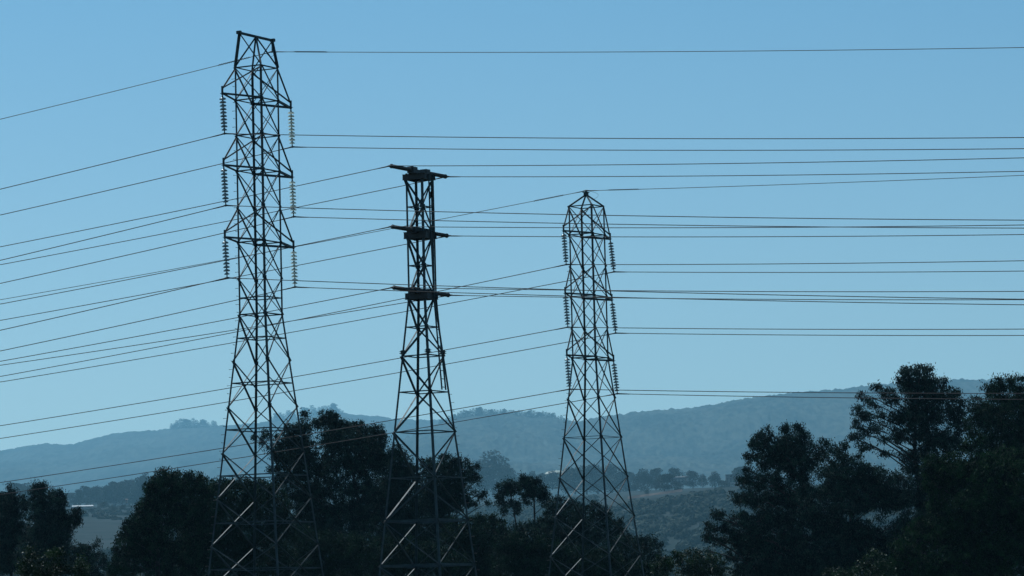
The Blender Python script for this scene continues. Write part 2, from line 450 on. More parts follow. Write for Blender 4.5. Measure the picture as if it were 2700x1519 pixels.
def gussets(T, root, zs, w):
    for z in zs:
        for k in 'LNRF':
            mb = MB(); c = T.node(k, z)
            for nbk in {'R': ('N', 'F'), 'N': ('L', 'R'), 'L': ('N', 'F'), 'F': ('R', 'L')}[k]:
                t = nrm(CORNER[nbk] - CORNER[k]); n = nrm(CORNER[nbk] + CORNER[k])
                p = c + t * w * 0.55
                mb.box(p + np.array([0, 0, w * .6]) + n * 0.016, p - np.array([0, 0, w * .6]) + n * 0.016, t, w, n, 0.006)
            mb.build('gusset_plate', STEEL, root)

bolt_me = None
def step_bolts(T, leg, k, z0, z1, spacing, out):
    global bolt_me
    if bolt_me is None:
        mb = MB(); mb.tube([(0, 0, 0), (0.13, 0, 0), (0.14, 0, 0.0), (0.155, 0, 0)], [0.0095, 0.0095, 0.016, 0.016], 6)
        bolt_me = mb.mesh('step_bolt', FIT)
    z = z0; i = 0
    off = Vector((0, 0, 0)); q = leg.parent
    while q is not None: off += Vector(q.location); q = q.parent
    while z > z1:
        p = T.node(k, z); o = bpy.data.objects.new('step_bolt', bolt_me); COL.objects.link(o); o.parent = leg
        d = out[i % 2]; o.rotation_euler = (0, 0, math.atan2(d[1], d[0])); o.location = Vector(p)
        z -= spacing; i += 1

def cross_arm(T, root, z, zup, reach, side, post):
    """a triangular bracket: two bottom chords, two stays and a short hanger post; returns the tip"""
    ks = ('L', 'N') if side > 0 else ('R', 'F')
    tip = T.axis(z) + ARM * side * reach
    e = empty_child('cross_arm', root)
    for k in ks:
        mb = MB(); p = T.node(k, z); ax = nrm(tip - p)
        nn = nrm(np.cross(ax, (0, 0, 1)))
        mb.angle(p - ax * 0.10, tip, nn, 0.085, 0.010, True); mb.build('chord', STEEL, e)
        mb = MB(); p = T.node(k, zup - 0.08); t2 = tip + np.array([0, 0, post])
        n2 = nrm(np.cross(nrm(t2 - p), (0, 0, 1)))
        mb.angle(p, t2, n2, 0.05, 0.008, True); mb.build('stay', STEEL, e)
    mb = MB(); mb.box(tip - np.array([0, 0, 0.07]), tip + np.array([0, 0, post + 0.08]), LINE, 0.075, ARM, 0.055)
    mb.box(tip - LINE * 0.10, tip + LINE * 0.10, ARM, 0.05, np.array([0, 0, 1.0]), 0.02)
    mb.build('hanger_post', STEEL, e)
    return tip

def empty_child(name, root):
    o = bpy.data.objects.new(name, None); COL.objects.link(o); o.parent = root
    o.empty_display_size = 0.3
    return o

# insulator strings
def disc_mesh(mat):
    mb = MB()
    mb.lathe([(0.02, 0.036), (0.045, 0.030), (0.085, 0.020), (0.118, 0.002), (0.129, -0.014), (0.130, -0.026), (0.120, -0.032), (0.108, -0.016),
              (0.088, -0.013), (0.080, -0.030), (0.068, -0.014), (0.044, -0.030), (0.02, -0.020)], (0, 0, 0), n=20)
    return mb.mesh('disc', mat, True)
def cap_mesh():
    mb = MB()
    mb.lathe([(0.014, -0.075), (0.014, 0.024), (0.050, 0.026), (0.047, 0.050), (0.036, 0.066), (0.020, 0.072), (0.016, 0.074)], (0, 0, 0), n=12)
    return mb.mesh('metal_cap', FIT, True)
DISC_ME = {'glass': disc_mesh(GLASS), 'grey': disc_mesh(PORCELAIN)}
CAP_ME = cap_mesh()
def insulator(tip, n, lean, mat, label, group):
    """a string of cap-and-pin discs hanging from tip; returns the clamp point"""
    ax = nrm(np.array([0, 0, -1.0]) + LINE * lean)
    e = empty('insulator_string', Vector(tip), label, 'insulator', group)
    rot = Vector((-ax[0], -ax[1], -ax[2])).to_track_quat('Z', 'Y').to_euler()
    mb = MB(); mb.tube([tip - np.array([0, 0, 0.05]), tip + ax * 0.15], 0.022, 8)
    mb.lathe([(0.03, -0.03), (0.036, 0.0), (0.03, 0.03)], tip + ax * 0.10, n=10); mb.build('shackle', FIT, e)
    h = 0.20
    for i in range(n):
        for nm, me in (('disc', DISC_ME[mat]), ('metal_cap', CAP_ME)):
            o = bpy.data.objects.new(nm, me); COL.objects.link(o); o.parent = e
            o.location = Vector(ax * h); o.rotation_euler = rot
            if nm == 'disc': o.scale = (1.08, 1.08, 1.3) if i < n - 1 else (0.9, 0.9, 1.0)
        h += 0.145
    c = tip + ax * (h + 0.03)
    mb = MB(); mb.tube([tip + ax * (h - 0.10), c], [0.02, 0.03], 8)
    mb.tube([c - LINE * 0.17 - np.array([0, 0, 0.02]), c - LINE * 0.08, c, c + LINE * 0.08, c + LINE * 0.17 - np.array([0, 0, 0.02])], [0.02, 0.034, 0.042, 0.034, 0.02], 8)
    mb.build('suspension_clamp', FIT, e)
    return c

def span_pts(P, sgn, py_edge, b, length, n=44):
    """the cable from P along the line (sgn +1 right, -1 left); slope set by its height at the picture's border"""
    edge = W if sgn > 0 else 0.0
    u = LINE * sgn
    lo, hi = 0.0, 120.0
    f = lambda t: proj(P + u * t)[0]
    for _ in range(50):
        m = (lo + hi) / 2
        if (f(m) - edge) * sgn < 0: lo = m
        else: hi = m
    t = (lo + hi) / 2
    Q = P + u * t
    zq = z_on_axis(Q[0], Q[1], py_edge)
    a = (zq - P[2] - b * t * t) / t
    ts = np.linspace(0, length, n)
    return [P + u * x + np.array([0, 0, a * x + b * x * x]) for x in ts], a

def cable(name, P, yl, yr, r, label, cat, group, b=0.00036, damper=None):
    L, al = span_pts(P, -1, yl, b, 110); R, ar = span_pts(P, 1, yr, b, 110)
    mb = MB(); mb.tube(L[::-1] + R[1:], r, 6)
    e = mb.build(name, WIRE); tag(e, label, cat, group)
    me = MB()
    arm = [P + (LINE * s) * t + np.array([0, 0, a * t]) for s, a, t in ((-1, al, 0.75), (-1, al, 0.4), (1, ar, 0), (1, ar, 0.4), (1, ar, 0.75))]
    me.tube(arm, [r * 1.0, r * 1.5, r * 1.6, r * 1.5, r * 1.0], 8)
    me.build('armour_rod', WIRE, e)
    if damper:
        for s, a in ((-1, al), (1, ar)):
            m2 = MB(); pts = []
            u = nrm(LINE * s + np.array([0, 0, a])); v = np.cross(u, (0, 0, 1)); w = np.cross(v, u)
            for i in range(0, 15 * 10 + 1):
                t = damper[0] + (damper[1] - damper[0]) * i / 150
                th = 2 * PI * i / 10; c = P + (LINE * s) * t + np.array([0, 0, a * t + b * t * t])
                pts.append(c + (v * math.cos(th) + w * math.sin(th)) * 0.030)
            m2.tube(pts, 0.013, 5); m2.build('spiral_damper', WIRE, e)
    return e

Zu = np.array([0, 0, 1.0])
INS_G = 'insulator strings hanging from the tower arms'
CAB_G = 'power cables strung across the valley'
DS = 1.0481

# ---- tower 1, the tall one with the ridged top
T1 = Tower(684.0, 600.0, 156.6, [(178, 57.6), (265.1, 57.4), (358.1, 57.4), (451.5, 57.4), (546.3, 57.4), (639, 57.4), (734.8, 57.4), (829.5, 57.8),
                                  (951, 75.2), (1073, 91.8), (1193.5, 108.2), (1314, 124.8), (1437.5, 142.5), (1562, 159.5), (1690, 177)])
r1 = empty('transmission_tower', (T1.x, T1.y, 0), 'tallest lattice tower with a flat ridge bar on top and six hung insulator strings', 'transmission tower')
legs1 = {k: leg_mesh(T1, r1, k, 0.076) for k in 'LNRF'}
for i in range(len(T1.z) - 1):
    for f in FACES: cross_brace(T1, r1, f, T1.z[i], T1.z[i+1], 0.060 if i < 7 else 0.072)
for i in (0, 1, 2, 3, 5, 7): ring(T1, r1, T1.z[i] - (0.0 if i else 0.02), 0.048)
for y in (786, 892, 1010.5, 1133, 1254, 1378, 1500): ring(T1, r1, z_on_axis(T1.x, T1.y, y), 0.045)
gussets(T1, r1, [T1.z[i] for i in (1, 2, 3, 4, 5, 6, 7, 8, 9)], 0.10)
step_bolts(T1, legs1['L'], 'L', T1.z[0] - 0.5, 3.0, 0.34, (nrm(CORNER['L'] - CORNER['N']) * 1.0, nrm(CORNER['L'] - CORNER['F'])))
# peak
zt = z_on_axis(T1.x, T1.y, 96); pk = empty_child('peak_frame', r1)
E1 = T1.axis(zt) + ARM * 1.28; E2 = T1.axis(zt) - ARM * 1.28; C0 = T1.axis(zt)
mb = MB(); mb.angle(E1, E2, LINE, 0.09, 0.012); mb.build('ridge_beam', STEEL, pk)
for E in (E1, E2):
    mb = MB(); mb.box(E - LINE * 0.10 , E + LINE * 0.10, ARM, 0.12, Zu, 0.13); mb.build('end_plate', STEEL, pk)
for p, k, w in ((E1, 'L', .09), (E2, 'R', .09), (C0, 'N', .09), (C0, 'F', .09), (E1, 'N', .05), (E2, 'F', .05), (C0, 'L', .045), (C0, 'R', .045)):
    mb = MB(); q = T1.node(k, T1.z[0]); n = face_n(('L', 'N') if k in 'LN' else ('R', 'F')); mb.angle(q, p, n, w, 0.010, True); mb.build('strut', STEEL, pk)
lev = ['topmost', 'middle', 'lowest']
ends1L = [(476, 655 * 0 + 655, 831)]
T1_L = [(476, 346), (655, 554), (831, 753)]           # border heights in the 2576 px view: left, right
T1_R = [(541, 374), (713, 574), (883, 767)]
for i in range(3):
    z, zu = T1.z[1 + 2*i], T1.z[2*i]
    tl = cross_arm(T1, r1, z, zu, 2.60, 1, 0.22); tr = cross_arm(T1, r1, z, zu, 2.60, -1, 0.22)
    cl = insulator(tl - Zu * 0.02, 10, 0.045, 'grey', 'grey insulator string on the ' + lev[i] + ' left arm of the tallest tower', INS_G)
    cr = insulator(tr - Zu * 0.02, 10, 0.02, 'glass', 'bright glass insulator string on the ' + lev[i] + ' right arm of the tallest tower', INS_G)
    cable('power_cable', cl, T1_L[i][0] * DS, T1_L[i][1] * DS, 0.0178, 'dark cable clamped under the ' + lev[i] + ' left insulator string of the tallest tower', 'power cable', CAB_G)
    cable('power_cable', cr, T1_R[i][0] * DS, T1_R[i][1] * DS, 0.0178, 'dark cable clamped under the ' + lev[i] + ' right insulator string of the tallest tower', 'power cable', CAB_G)
gw = E2 - Zu * 0.50 + ARM * 0.06
ew = cable('earth_wire', gw, 300 * DS, 119.5 * DS, 0.0145, 'highest wire of all, with spiral dampers, slung below the ridge of the tallest tower', 'earth wire', 'earth wires with spiral dampers', 0.0003, (1.15, 2.75))
mb = MB(); mb.tube([gw + Zu * 0.46, gw + Zu * 0.02], 0.02, 8); mb.tube([gw - LINE * 0.16, gw, gw + LINE * 0.16], [0.02, 0.045, 0.02], 8); mb.build('suspension_clamp', FIT, ew)
mb = MB(); mb.tube([gw - LINE * 0.3 + np.array([0, 0, -0.01 - 0.42 * math.sin(PI * t / 12) * .5]) + LINE * 0.6 * t / 12 + ARM * 0.08 * math.sin(PI * t / 12) for t in range(13)], 0.006, 5); mb.build('bonding_loop', WIRE, ew)

# ---- tower 3, the right-hand one with a single peak
T3 = Tower(1553.0, 800.0, 187.0, [(543.5, 47.4), (619.4, 47.5), (701.8, 48.0), (782.3, 48.0), (865, 48.0), (943.6, 48.2), (1050, 62.7), (1153.5, 76.5), (1257.8, 90.3), (1361.4, 105.4), (1464.7, 120), (1570, 134.7), (1680, 150)])
r3 = empty('transmission_tower', (T3.x, T3.y, 0), 'lattice tower with a single pointed peak and six hung insulator strings', 'transmission tower')
legs3 = {k: leg_mesh(T3, r3, k, 0.077) for k in 'LNRF'}
for i in range(len(T3.z) - 1):
    for f in FACES: cross_brace(T3, r3, f, T3.z[i], T3.z[i+1], 0.060 if i < 5 else 0.070)
for i in (0, 1, 3, 5): ring(T3, r3, T3.z[i] - (0.0 if i else 0.02), 0.048)
ring(T3, r3, T3.z[7], 0.025)
gussets(T3, r3, [T3.z[i] for i in (1, 2, 3, 4, 5, 6, 7)], 0.09)
step_bolts(T3, legs3['L'], 'L', T3.z[1] - 0.4, 3.0, 0.36, (nrm(CORNER['L'] - CORNER['N']) * 1.0, nrm(CORNER['L'] - CORNER['F'])))
za = z_on_axis(T3.x, T3.y, 511); pk = empty_child('peak_frame', r3); A = T3.axis(za)
for k in 'LNRF':
    mb = MB(); n = CORNER[k]; mb.angle(T3.node(k, T3.z[0]), A, n, 0.075 if k in 'LR' else 0.06, 0.010); mb.build('strut', STEEL, pk)
mb = MB(); mb.box(A - Zu * 0.08, A + Zu * 0.06, LINE, 0.20, ARM, 0.16); mb.box(A + Zu * 0.06, A + Zu * 0.085, LINE, 0.30, ARM, 0.24); mb.build('apex_plate', STEEL, pk)
for z in (1332,):       # short ties between crossing diagonals
    zz = z_on_axis(T3.x, T3.y, z)
    for f in (('L', 'N'), ('R', 'F')): pass
T3_L = [(1071 * 0 + 947, 656), (1071, 828), (1214, 990)]
T3_R = [(961, 682), (1103, 844), (1244, 1005)]
for i in range(3):
    z, zu = T3.z[1 + 2*i], T3.z[2*i]
    tl = cross_arm(T3, r3, z, zu, 2.45, 1, 0.22); tr = cross_arm(T3, r3, z, zu, 2.45, -1, 0.22)
    cl = insulator(tl - Zu * 0.02, 10, 0.06, 'grey', 'grey insulator string on the ' + lev[i] + ' left arm of the single-peaked tower', INS_G)
    cr = insulator(tr - Zu * 0.02, 10, 0.10, 'grey', 'grey insulator string on the ' + lev[i] + ' right arm of the single-peaked tower', INS_G)
    cable('power_cable', cl, T3_L[i][0] * DS, T3_L[i][1] * DS, 0.0200, 'dark cable clamped under the ' + lev[i] + ' left insulator string of the single-peaked tower', 'power cable', CAB_G)
    cable('power_cable', cr, T3_R[i][0] * DS, T3_R[i][1] * DS, 0.0200, 'dark cable clamped under the ' + lev[i] + ' right insulator string of the single-peaked tower', 'power cable', CAB_G)
gw = A + Zu * 0.15
ew = cable('earth_wire', gw, 754 * DS, 441 * DS, 0.016, 'wire with spiral dampers running over the point of the single-peaked tower', 'earth wire', 'earth wires with spiral dampers', 0.0003, (1.3, 3.0))
mb = MB(); mb.tube([gw - Zu * 0.10, gw], 0.03, 8); mb.tube([gw - LINE * 0.18, gw, gw + LINE * 0.18], [0.02, 0.05, 0.02], 8); mb.build('suspension_clamp', FIT, ew)
mb = MB(); mb.tube([gw + LINE * (0.15 + 0.55 * math.sin(PI * t / 16) ** 0.8) + Zu * (-0.03 - 0.5 * t / 16) for t in range(17)], 0.006, 5); mb.build('bonding_loop', WIRE, ew)

# ---- tower 2, the middle one with horizontal post insulators
LR2 = [474, 618, 781, 938.7, 1139, 1374]; NF2 = [546.3, 700.9, 862.8, 1034, 1259.8]
HW2 = curve([(455, 35.5), (781, 35.6), (784, 36.4), (1491, 126.6), (1720, 156)])
ys2 = sorted([458] + LR2 + NF2 + [1491, 1610])
T2 = Tower(1108.0, 620.0, 170.0, [(y, float(HW2(y))) for y in ys2])
r2 = empty('transmission_tower', (T2.x, T2.y, 0), 'shortest lattice tower with flat dark platforms, a ladder and sideways post insulators', 'transmission tower')
legs2 = {k: leg_mesh(T2, r2, k, 0.092) for k in 'LNRF'}
zy = lambda y: z_on_axis(T2.x, T2.y, y)
seq = [(y, 'LR') for y in LR2] + [(y, 'NF') for y in NF2]; seq.sort()
for (ya, ka), (yb, kb) in zip(seq[:-1], seq[1:]):
    for a in ka:
        for b in kb:
            f = next(f for f in FACES if a in f and b in f)
            mb = MB(); p, q = T2.node(a, zy(ya)), T2.node(b, zy(yb))
            rising = (proj(q)[0] - proj(p)[0]) < 0
            mb.angle(q, p, face_n(f), 0.072, 0.010, rising, -0.02 if rising else 0.008, rising and f == ('F', 'L')); mb.build('diagonal_brace', STEEL, r2)
for ya, yb in ((1374, 1491), (1491, 1610), (1610, 1730)):
    for f in FACES: cross_brace(T2, r2, f, zy(ya), zy(yb), 0.075)
for y in NF2 + [938.7, 1139]: ring(T2, r2, zy(y), 0.05)
for y in (1374, 1491, 1610): ring(T2, r2, zy(y), 0.10)
for y, w in ((546.3, 0.15), (700.9, 0.14), (862.8, 0.11), (938.7, 0.11), (1034, 0.11)):
    for k in ('NF' if y in NF2 else 'LR'):
        mb = MB(); c = T2.node(k, zy(y))
        for nbk in {'R': ('N', 'F'), 'N': ('L', 'R'), 'L': ('N', 'F'), 'F': ('R', 'L')}[k]:
            t = nrm(CORNER[nbk] - CORNER[k]); n = nrm(CORNER[nbk] + CORNER[k]); p = c + t * w * 0.5
            mb.box(p + Zu * w * .55 + n * 0.018, p - Zu * w * .55 + n * 0.018, t, w, n, 0.008)
        mb.build('gusset_plate', STEEL, r2)
# bolted splice collars on the legs
for k in 'LNR':
    mb = MB(); c = T2.node(k, zy(925)); mb.box(c - Zu * 0.16 - CORNER[k] * 0.03, c + Zu * 0.02 - CORNER[k] * 0.03, nrm(CORNER['R']), 0.17, nrm(CORNER['N']), 0.17)
    for h in (-0.12, -0.04): mb.box(c + Zu * h - CORNER[k] * 0.03 - CORNER['R'] * 0.14, c + Zu * h - CORNER[k] * 0.03 + CORNER['R'] * 0.14, Zu, 0.025, CORNER['N'], 0.20)
    mb.build('splice_collar', STEEL, r2)
T2_W = [((621, 397), (666, 431)), ((765, 566), (806, 590)), ((909, 733), (919, 754))]
lev2 = ['top', 'middle', 'bottom']
for i, (yt, yb, yi) in enumerate(((461, 475, 452), (613, 630, 610), (774, 790, 768.5))):
    z0, z1, zi = zy(yb), zy(yt), zy(yi)
    pf = empty_child('platform', r2)
    mb = MB()
    for f in FACES:       # deep channel beams all round
        p, q = T2.node(f[0], (z0 + z1) / 2), T2.node(f[1], (z0 + z1) / 2); n = face_n(f); ax = nrm(q - p)
        e = 0.14 if f in (('L', 'N'), ('R', 'F')) else 0.0
        mb.box(p - ax * e + n * 0.022, q + ax * e + n * 0.022, Zu, z1 - z0, n, 0.012)
        mb.box(p + Zu * ((z1 - z0) / 2) - ax * e + n * 0.03, q + Zu * ((z1 - z0) / 2) + ax * e + n * 0.03, n, 0.09, Zu, 0.012)
        mb.box(p - Zu * ((z1 - z0) / 2) - ax * e + n * 0.03, q - Zu * ((z1 - z0) / 2) + ax * e + n * 0.03, n, 0.09, Zu, 0.012)
    mb.build('channel_beam', DARKSTEEL, pf)
    mb = MB(); c = T2.axis(z1)
    for s in (-1, 1):     # twin bearers that carry the two posts
        mb.box(c - ARM * 0.72 + LINE * 0.12 * s, c + ARM * 0.72 + LINE * 0.12 * s, LINE, 0.07, Zu, 0.19, -0.5, 0.02)
    mb.box(c - ARM * 0.60 , c + ARM * 0.60, LINE, 0.50, Zu, 0.035, -0.5, -0.9)
    mb.build('bearer', DARKSTEEL, pf)
    for s in (1, -1):
        mb = MB(); cc = T2.axis(zi) + ARM * s * 0.56
        mb.box(cc - ARM * 0.18, cc + ARM * 0.18, LINE, 0.34, Zu, 0.27); mb.box(cc + ARM * s * 0.18, cc + ARM * s * 0.21, LINE, 0.30, Zu, 0.30); mb.build('post_mount', DARKSTEEL, pf)
        # the post insulator itself
        base = T2.axis(zi) + ARM * s * 0.78; ax = ARM * s; L = 1.62
        e = empty('post_insulator', Vector(base), 'dark ribbed post insulator pointing %s from the %s platform of the shortest tower' % ('left' if s > 0 else 'right', lev2[i]), 'insulator', 'post insulators on the middle tower')
        mb = MB(); prof = [(0.055, 0)]
        nsh = 24
        for q in range(nsh):
            h = 0.06 + (L - 0.12) * q / nsh; dh = (L - 0.12) / nsh
            prof += [(0.058, h), (0.092, h + dh * 0.35), (0.092, h + dh * 0.5), (0.058, h + dh * 0.8)]
        prof += [(0.055, L - 0.04)]
        mb.lathe(prof, base, ax, 14); mb.build('ribbed_post', POLYMER, e, True)
        mb = MB(); mb.lathe([(0.095, -0.03), (0.095, 0.03), (0.07, 0.06)], base, ax, 14); mb.build('base_flange', FIT, e)
        tipp = base + ax * (L + 0.09)
        mb = MB(); mb.lathe([(0.07, L - 0.06), (0.105, L - 0.05), (0.105, L - 0.005), (0.06, L), (0.055, L + 0.04), (0.03, L + 0.09)], base, ax, 12)
        mb.tube([tipp - LINE * 0.16, tipp - LINE * 0.06, tipp + LINE * 0.06, tipp + LINE * 0.16], [0.022, 0.045, 0.045, 0.022], 8); mb.build('line_clamp', FIT, e)
        wl, wr = T2_W[i][0 if s > 0 else 1]
        cable('power_cable', tipp, wl * DS, wr * DS, 0.0184, 'dark cable held by the %s %s post insulator of the shortest tower' % (lev2[i], 'left' if s > 0 else 'right'), 'power cable', CAB_G)

# ladder on the N-R face
def ladder_pt(y, fr):
    z = zy(y); R_, N_ = T2.node('R', z), T2.node('N', z)
    return R_ * (1 - fr) + N_ * fr + face_n(('N', 'R')) * 0.06
LAD = [(462, 0.06, 0.47), (600, 0.04, 0.42), (640, 0.03, 0.36), (765, 0.02, 0.24), (790, 0.03, 0.26), (840, 0.12, 0.32), (1030, 0.25, 0.45)]
l0 = curve([(a, b) for a, b, c in LAD]); l1 = curve([(a, c) for a, b, c in LAD])
la = empty_child('ladder', r2)
for lf in (l0, l1):
    mb = MB(); pts = [ladder_pt(a, float(lf(a))) for a, b, c in LAD]
    for p, q in zip(pts[:-1], pts[1:]): mb.box(p, q, nrm(CORNER['R'] - CORNER['N']), 0.04, face_n(('N', 'R')), 0.06)
    mb.build('rail', STEEL, la)
rung_y = list(np.arange(478, 1030, 21.8))
for y in rung_y:
    mb = MB(); mb.tube([ladder_pt(y, float(l0(y))), ladder_pt(y, float(l1(y)))], 0.019, 6); mb.build('rung', STEEL, la)
step_bolts(T2, legs2['R'], 'R', zy(1040), 3.0, 0.38, (nrm(CORNER['R'] - CORNER['N']), nrm(CORNER['R'] - CORNER['F'])))

# the bird of prey perched on a rung
def hawk():
    py = min(rung_y, key=lambda v: abs(v - 526)); a, b = ladder_pt(py, float(l0(py))), ladder_pt(py, float(l1(py)))
    foot = a * 0.55 + b * 0.45 + Zu * 0.014
    e = empty('hawk', Vector(foot), 'dark hunched bird of prey perched on a ladder rung under the top platform', 'bird')
    side = nrm(CORNER['R'] - CORNER['N']); fwd = nrm(face_n(('N', 'R')) * 0.8 + side * 0.6)      # faces right
    lat = np.cross(Zu, fwd)
    # body: sections up a leaning spine, from tail tip to crown of the head
    sec = [(-0.10, -0.19, 0.030, 0.012), (-0.085, -0.10, 0.038, 0.018), (-0.06, -0.01, 0.055, 0.040), (-0.03, 0.07, 0.080, 0.075), (-0.005, 0.14, 0.092, 0.092),
           (0.01, 0.21, 0.088, 0.085), (0.02, 0.265, 0.062, 0.062), (0.03, 0.295, 0.048, 0.052), (0.042, 0.325, 0.046, 0.053), (0.046, 0.350, 0.036, 0.042), (0.046, 0.364, 0.014, 0.018)]
    mb = MB(); n = 14
    for (f, h, rl, rf) in sec:
        for j in range(n):
            t = 2 * PI * j / n
            mb.V.append(foot + fwd * (f + rf * math.cos(t)) + lat * rl * math.sin(t) + Zu * h)
    for i in range(len(sec) - 1):
        for j in range(n):
            j2 = (j + 1) % n; mb.F.append((i*n + j, i*n + j2, (i+1)*n + j2, (i+1)*n + j))
    mb.F.append(tuple(range(n))[::-1]); mb.F.append(tuple((len(sec)-1)*n + j for j in range(n))); mb.n = len(mb.V)
    for s in (-1, 1):      # feathered thighs and feet
        h0 = foot + lat * 0.035 * s + fwd * 0.01
        mb.tube([h0 + Zu * 0.09, h0 + Zu * 0.04 + fwd * 0.012, h0 + Zu * 0.012], [0.034, 0.026, 0.011], 8)
        for t in (-0.5, 0, 0.5): mb.tube([h0 + Zu * 0.012, h0 + Zu * 0.012 + fwd * 0.022 + lat * 0.014 * t, h0 - Zu * 0.006 + fwd * 0.034 + lat * 0.02 * t], [0.006, 0.006, 0.003], 5)
    mb.build('body', PLUM, e, True)
    mb = MB(); hb = foot + Zu * 0.330 + fwd * 0.088
    mb.tube([hb - fwd * 0.01, hb + fwd * 0.012, hb + fwd * 0.022 - Zu * 0.012, hb + fwd * 0.02 - Zu * 0.024], [0.013, 0.010, 0.006, 0.002], 7); mb.build('beak', FIT, e, True)
    for s in (-1, 1):
        mb = MB(); W0 = []
        for (f, h, w) in ((0.03, 0.24, 0.05), (0.01, 0.15, 0.085), (-0.03, 0.06, 0.075), (-0.075, -0.03, 0.045), (-0.095, -0.09, 0.012)): W0.append((f, h, w))
        pts = [foot + fwd * f + Zu * h + lat * s * (0.092 if h > 0 else 0.05) for f, h, w in W0]
        mb.tube(pts, [0.02, 0.03, 0.028, 0.018, 0.006], 8); mb.build('folded_wing', PLUM, e, True)
hawk()

# ------------------------------------------------------------------ trees near the towers
def leaves(name, mat, lobes, leaf, lai, spray, parent, rng, droop=0.8):
    """crown of single leaves gathered in sprays; lobes: (centre, (rx, ry_depth, rz))"""
    P = []
    la = 0.5 * leaf[0] * leaf[1] * 1.15
    for c, r, fac in lobes:
        area = PI * r[0] * r[2]
        n = int(lai * fac * area / la); ns = max(3, int(n / spray[0]))
        d = rng.normal(size=(ns, 3)); d /= np.linalg.norm(d, axis=1)[:, None]
        rad = rng.uniform(0.12, 1.06, ns) ** 0.55
        sc = c + d * rad[:, None] * np.array(r)
        # a few hollows in every lobe
        for _ in range(2):
            hd = rng.normal(size=3); hd /= np.linalg.norm(hd); hc = c + hd * np.array(r) * rng.uniform(0.3, 0.9)
            keep = np.linalg.norm((sc - hc) / np.array(r), axis=1) > 0.30
            sc = sc[keep]
        k = spray[0]; m = len(sc)
        if m == 0: continue
        sz = spray[1] * rng.uniform(0.6, 1.35, m)
        off = rng.normal(size=(m, k, 3)) * np.array([1, 1, 0.85]) * sz[:, None, None]
        off[:, :, 2] -= 0.35 * sz[:, None] * np.abs(rng.normal(size=(m, k)))
        P.append((sc[:, None, :] + off).reshape(-1, 3))
    P = np.concatenate(P); N = len(P)
    ax = rng.normal(size=(N, 3)) * 0.62; ax[:, 2] -= droop; ax /= np.linalg.norm(ax, axis=1)[:, None]
    q = rng.normal(size=(N, 3)); s = np.cross(ax, q); s /= np.linalg.norm(s, axis=1)[:, None] + 1e-9
    L = leaf[0] * rng.uniform(0.65, 1.3, N)[:, None]; Wd = leaf[1] * rng.uniform(0.7, 1.3, N)[:, None]
    nn = np.cross(ax, s)
    bend = nn * L * rng.uniform(-0.12, 0.12, N)[:, None]
    V = np.stack([P - ax * L / 2, P + s * Wd / 2 - ax * L * 0.06 + bend, P + ax * L / 2, P - s * Wd / 2 - ax * L * 0.06 + bend], 1).reshape(-1, 3)
    F = np.arange(4 * N).reshape(N, 4)
    return link_mesh(name, mesh_from(name, V, F, mat), parent)

def near_tree(name, label, cat, depth, lobes, trunk, mat, lai=3.4, leaf=(0.26, 0.085), spray=(30, 0.20), r0=0.28, group=None, droop=0.8, limb=0.055, seed=0, thick=1.25):
    rng = np.random.default_rng(1000 + seed)
    s = depth / FPX
    base = at(trunk[0][0], trunk[0][1], depth); k = (base[2] - 0.0)
    e = empty(name, (base[0], base[1], 0.0), label, cat, group)
    lb = []
    for lobe in lobes:
        x, y, rx, ry = lobe[:4]; fac = lobe[4] if len(lobe) > 4 else 1.0
        rx *= 1.08; ry *= 1.12
        m = 0.5 * (rx + ry) * s
        c = at(x, y, depth) + np.array([0, rng.uniform(-1, 1) * m * 0.9 * thick, 0])
        lb.append((c, (rx * s, m * thick, ry * s), fac))
    tp = [np.array([base[0], base[1], -0.2])] + [at(x, y, depth) for (x, y) in trunk]
    mb = MB(); nT = len(tp)
    rr = [r0 * (1.25 if i == 0 else 1.0 - 0.78 * i / (nT - 1)) for i in range(nT)]
    def smooth(pts, rs, sub=4):
        out = []; ro = []
        for i in range(len(pts) - 1):
            p0 = pts[max(0, i-1)]; p1 = pts[i]; p2 = pts[i+1]; p3 = pts[min(len(pts)-1, i+2)]
            for j in range(sub):
                t = j / sub
                out.append(0.5 * ((2*p1) + (p2-p0)*t + (2*p0-5*p1+4*p2-p3)*t*t + (3*p1-p0-3*p2+p3)*t**3)); ro.append(rs[i] * (1-t) + rs[i+1] * t)
        out.append(pts[-1]); ro.append(rs[-1]); return out, ro
    sp_, sr_ = smooth(tp, rr); mb.tube(sp_, sr_, 8)
    cand = list(zip(sp_[3:], sr_[3:]))
    for c, r, fac in lb:
        if fac < 1: continue
        best = min(cand, key=lambda q: np.linalg.norm(q[0] - c) + 1.4 * max(0.0, 0.6 * np.linalg.norm((q[0] - c)[:2]) - (c[2] - q[0][2])))
        p, pr = best; dlt = c - p; ln = np.linalg.norm(dlt)
        if ln < 0.15: continue
        l0_ = min(pr * 0.7, limb * (0.6 + ln * 0.18))
        mid1 = p + dlt * 0.35 + np.array([rng.uniform(-.1, .1), rng.uniform(-.1, .1), 0.05]) * ln; mid2 = p + dlt * 0.7 + np.array([rng.uniform(-.06, .06), rng.uniform(-.06, .06), 0.06]) * ln
        mb.tube([p, mid1, mid2, c], [l0_, l0_ * 0.75, l0_ * 0.5, l0_ * 0.25], 5)
        for _ in range(4):
            d = rng.normal(size=3); d /= np.linalg.norm(d); tip = c + d * np.array(r) * 0.85
            st = mid2 if rng.random() < 0.5 else c
            mb.tube([st, (st + tip) / 2 + Zu * 0.08, tip], [l0_ * 0.4, l0_ * 0.3, l0_ * 0.12], 4)
    mb.build('trunk', BARK, e, True)
    leaves('crown', mat, lb, leaf, lai, spray, e, rng, droop)
    return e

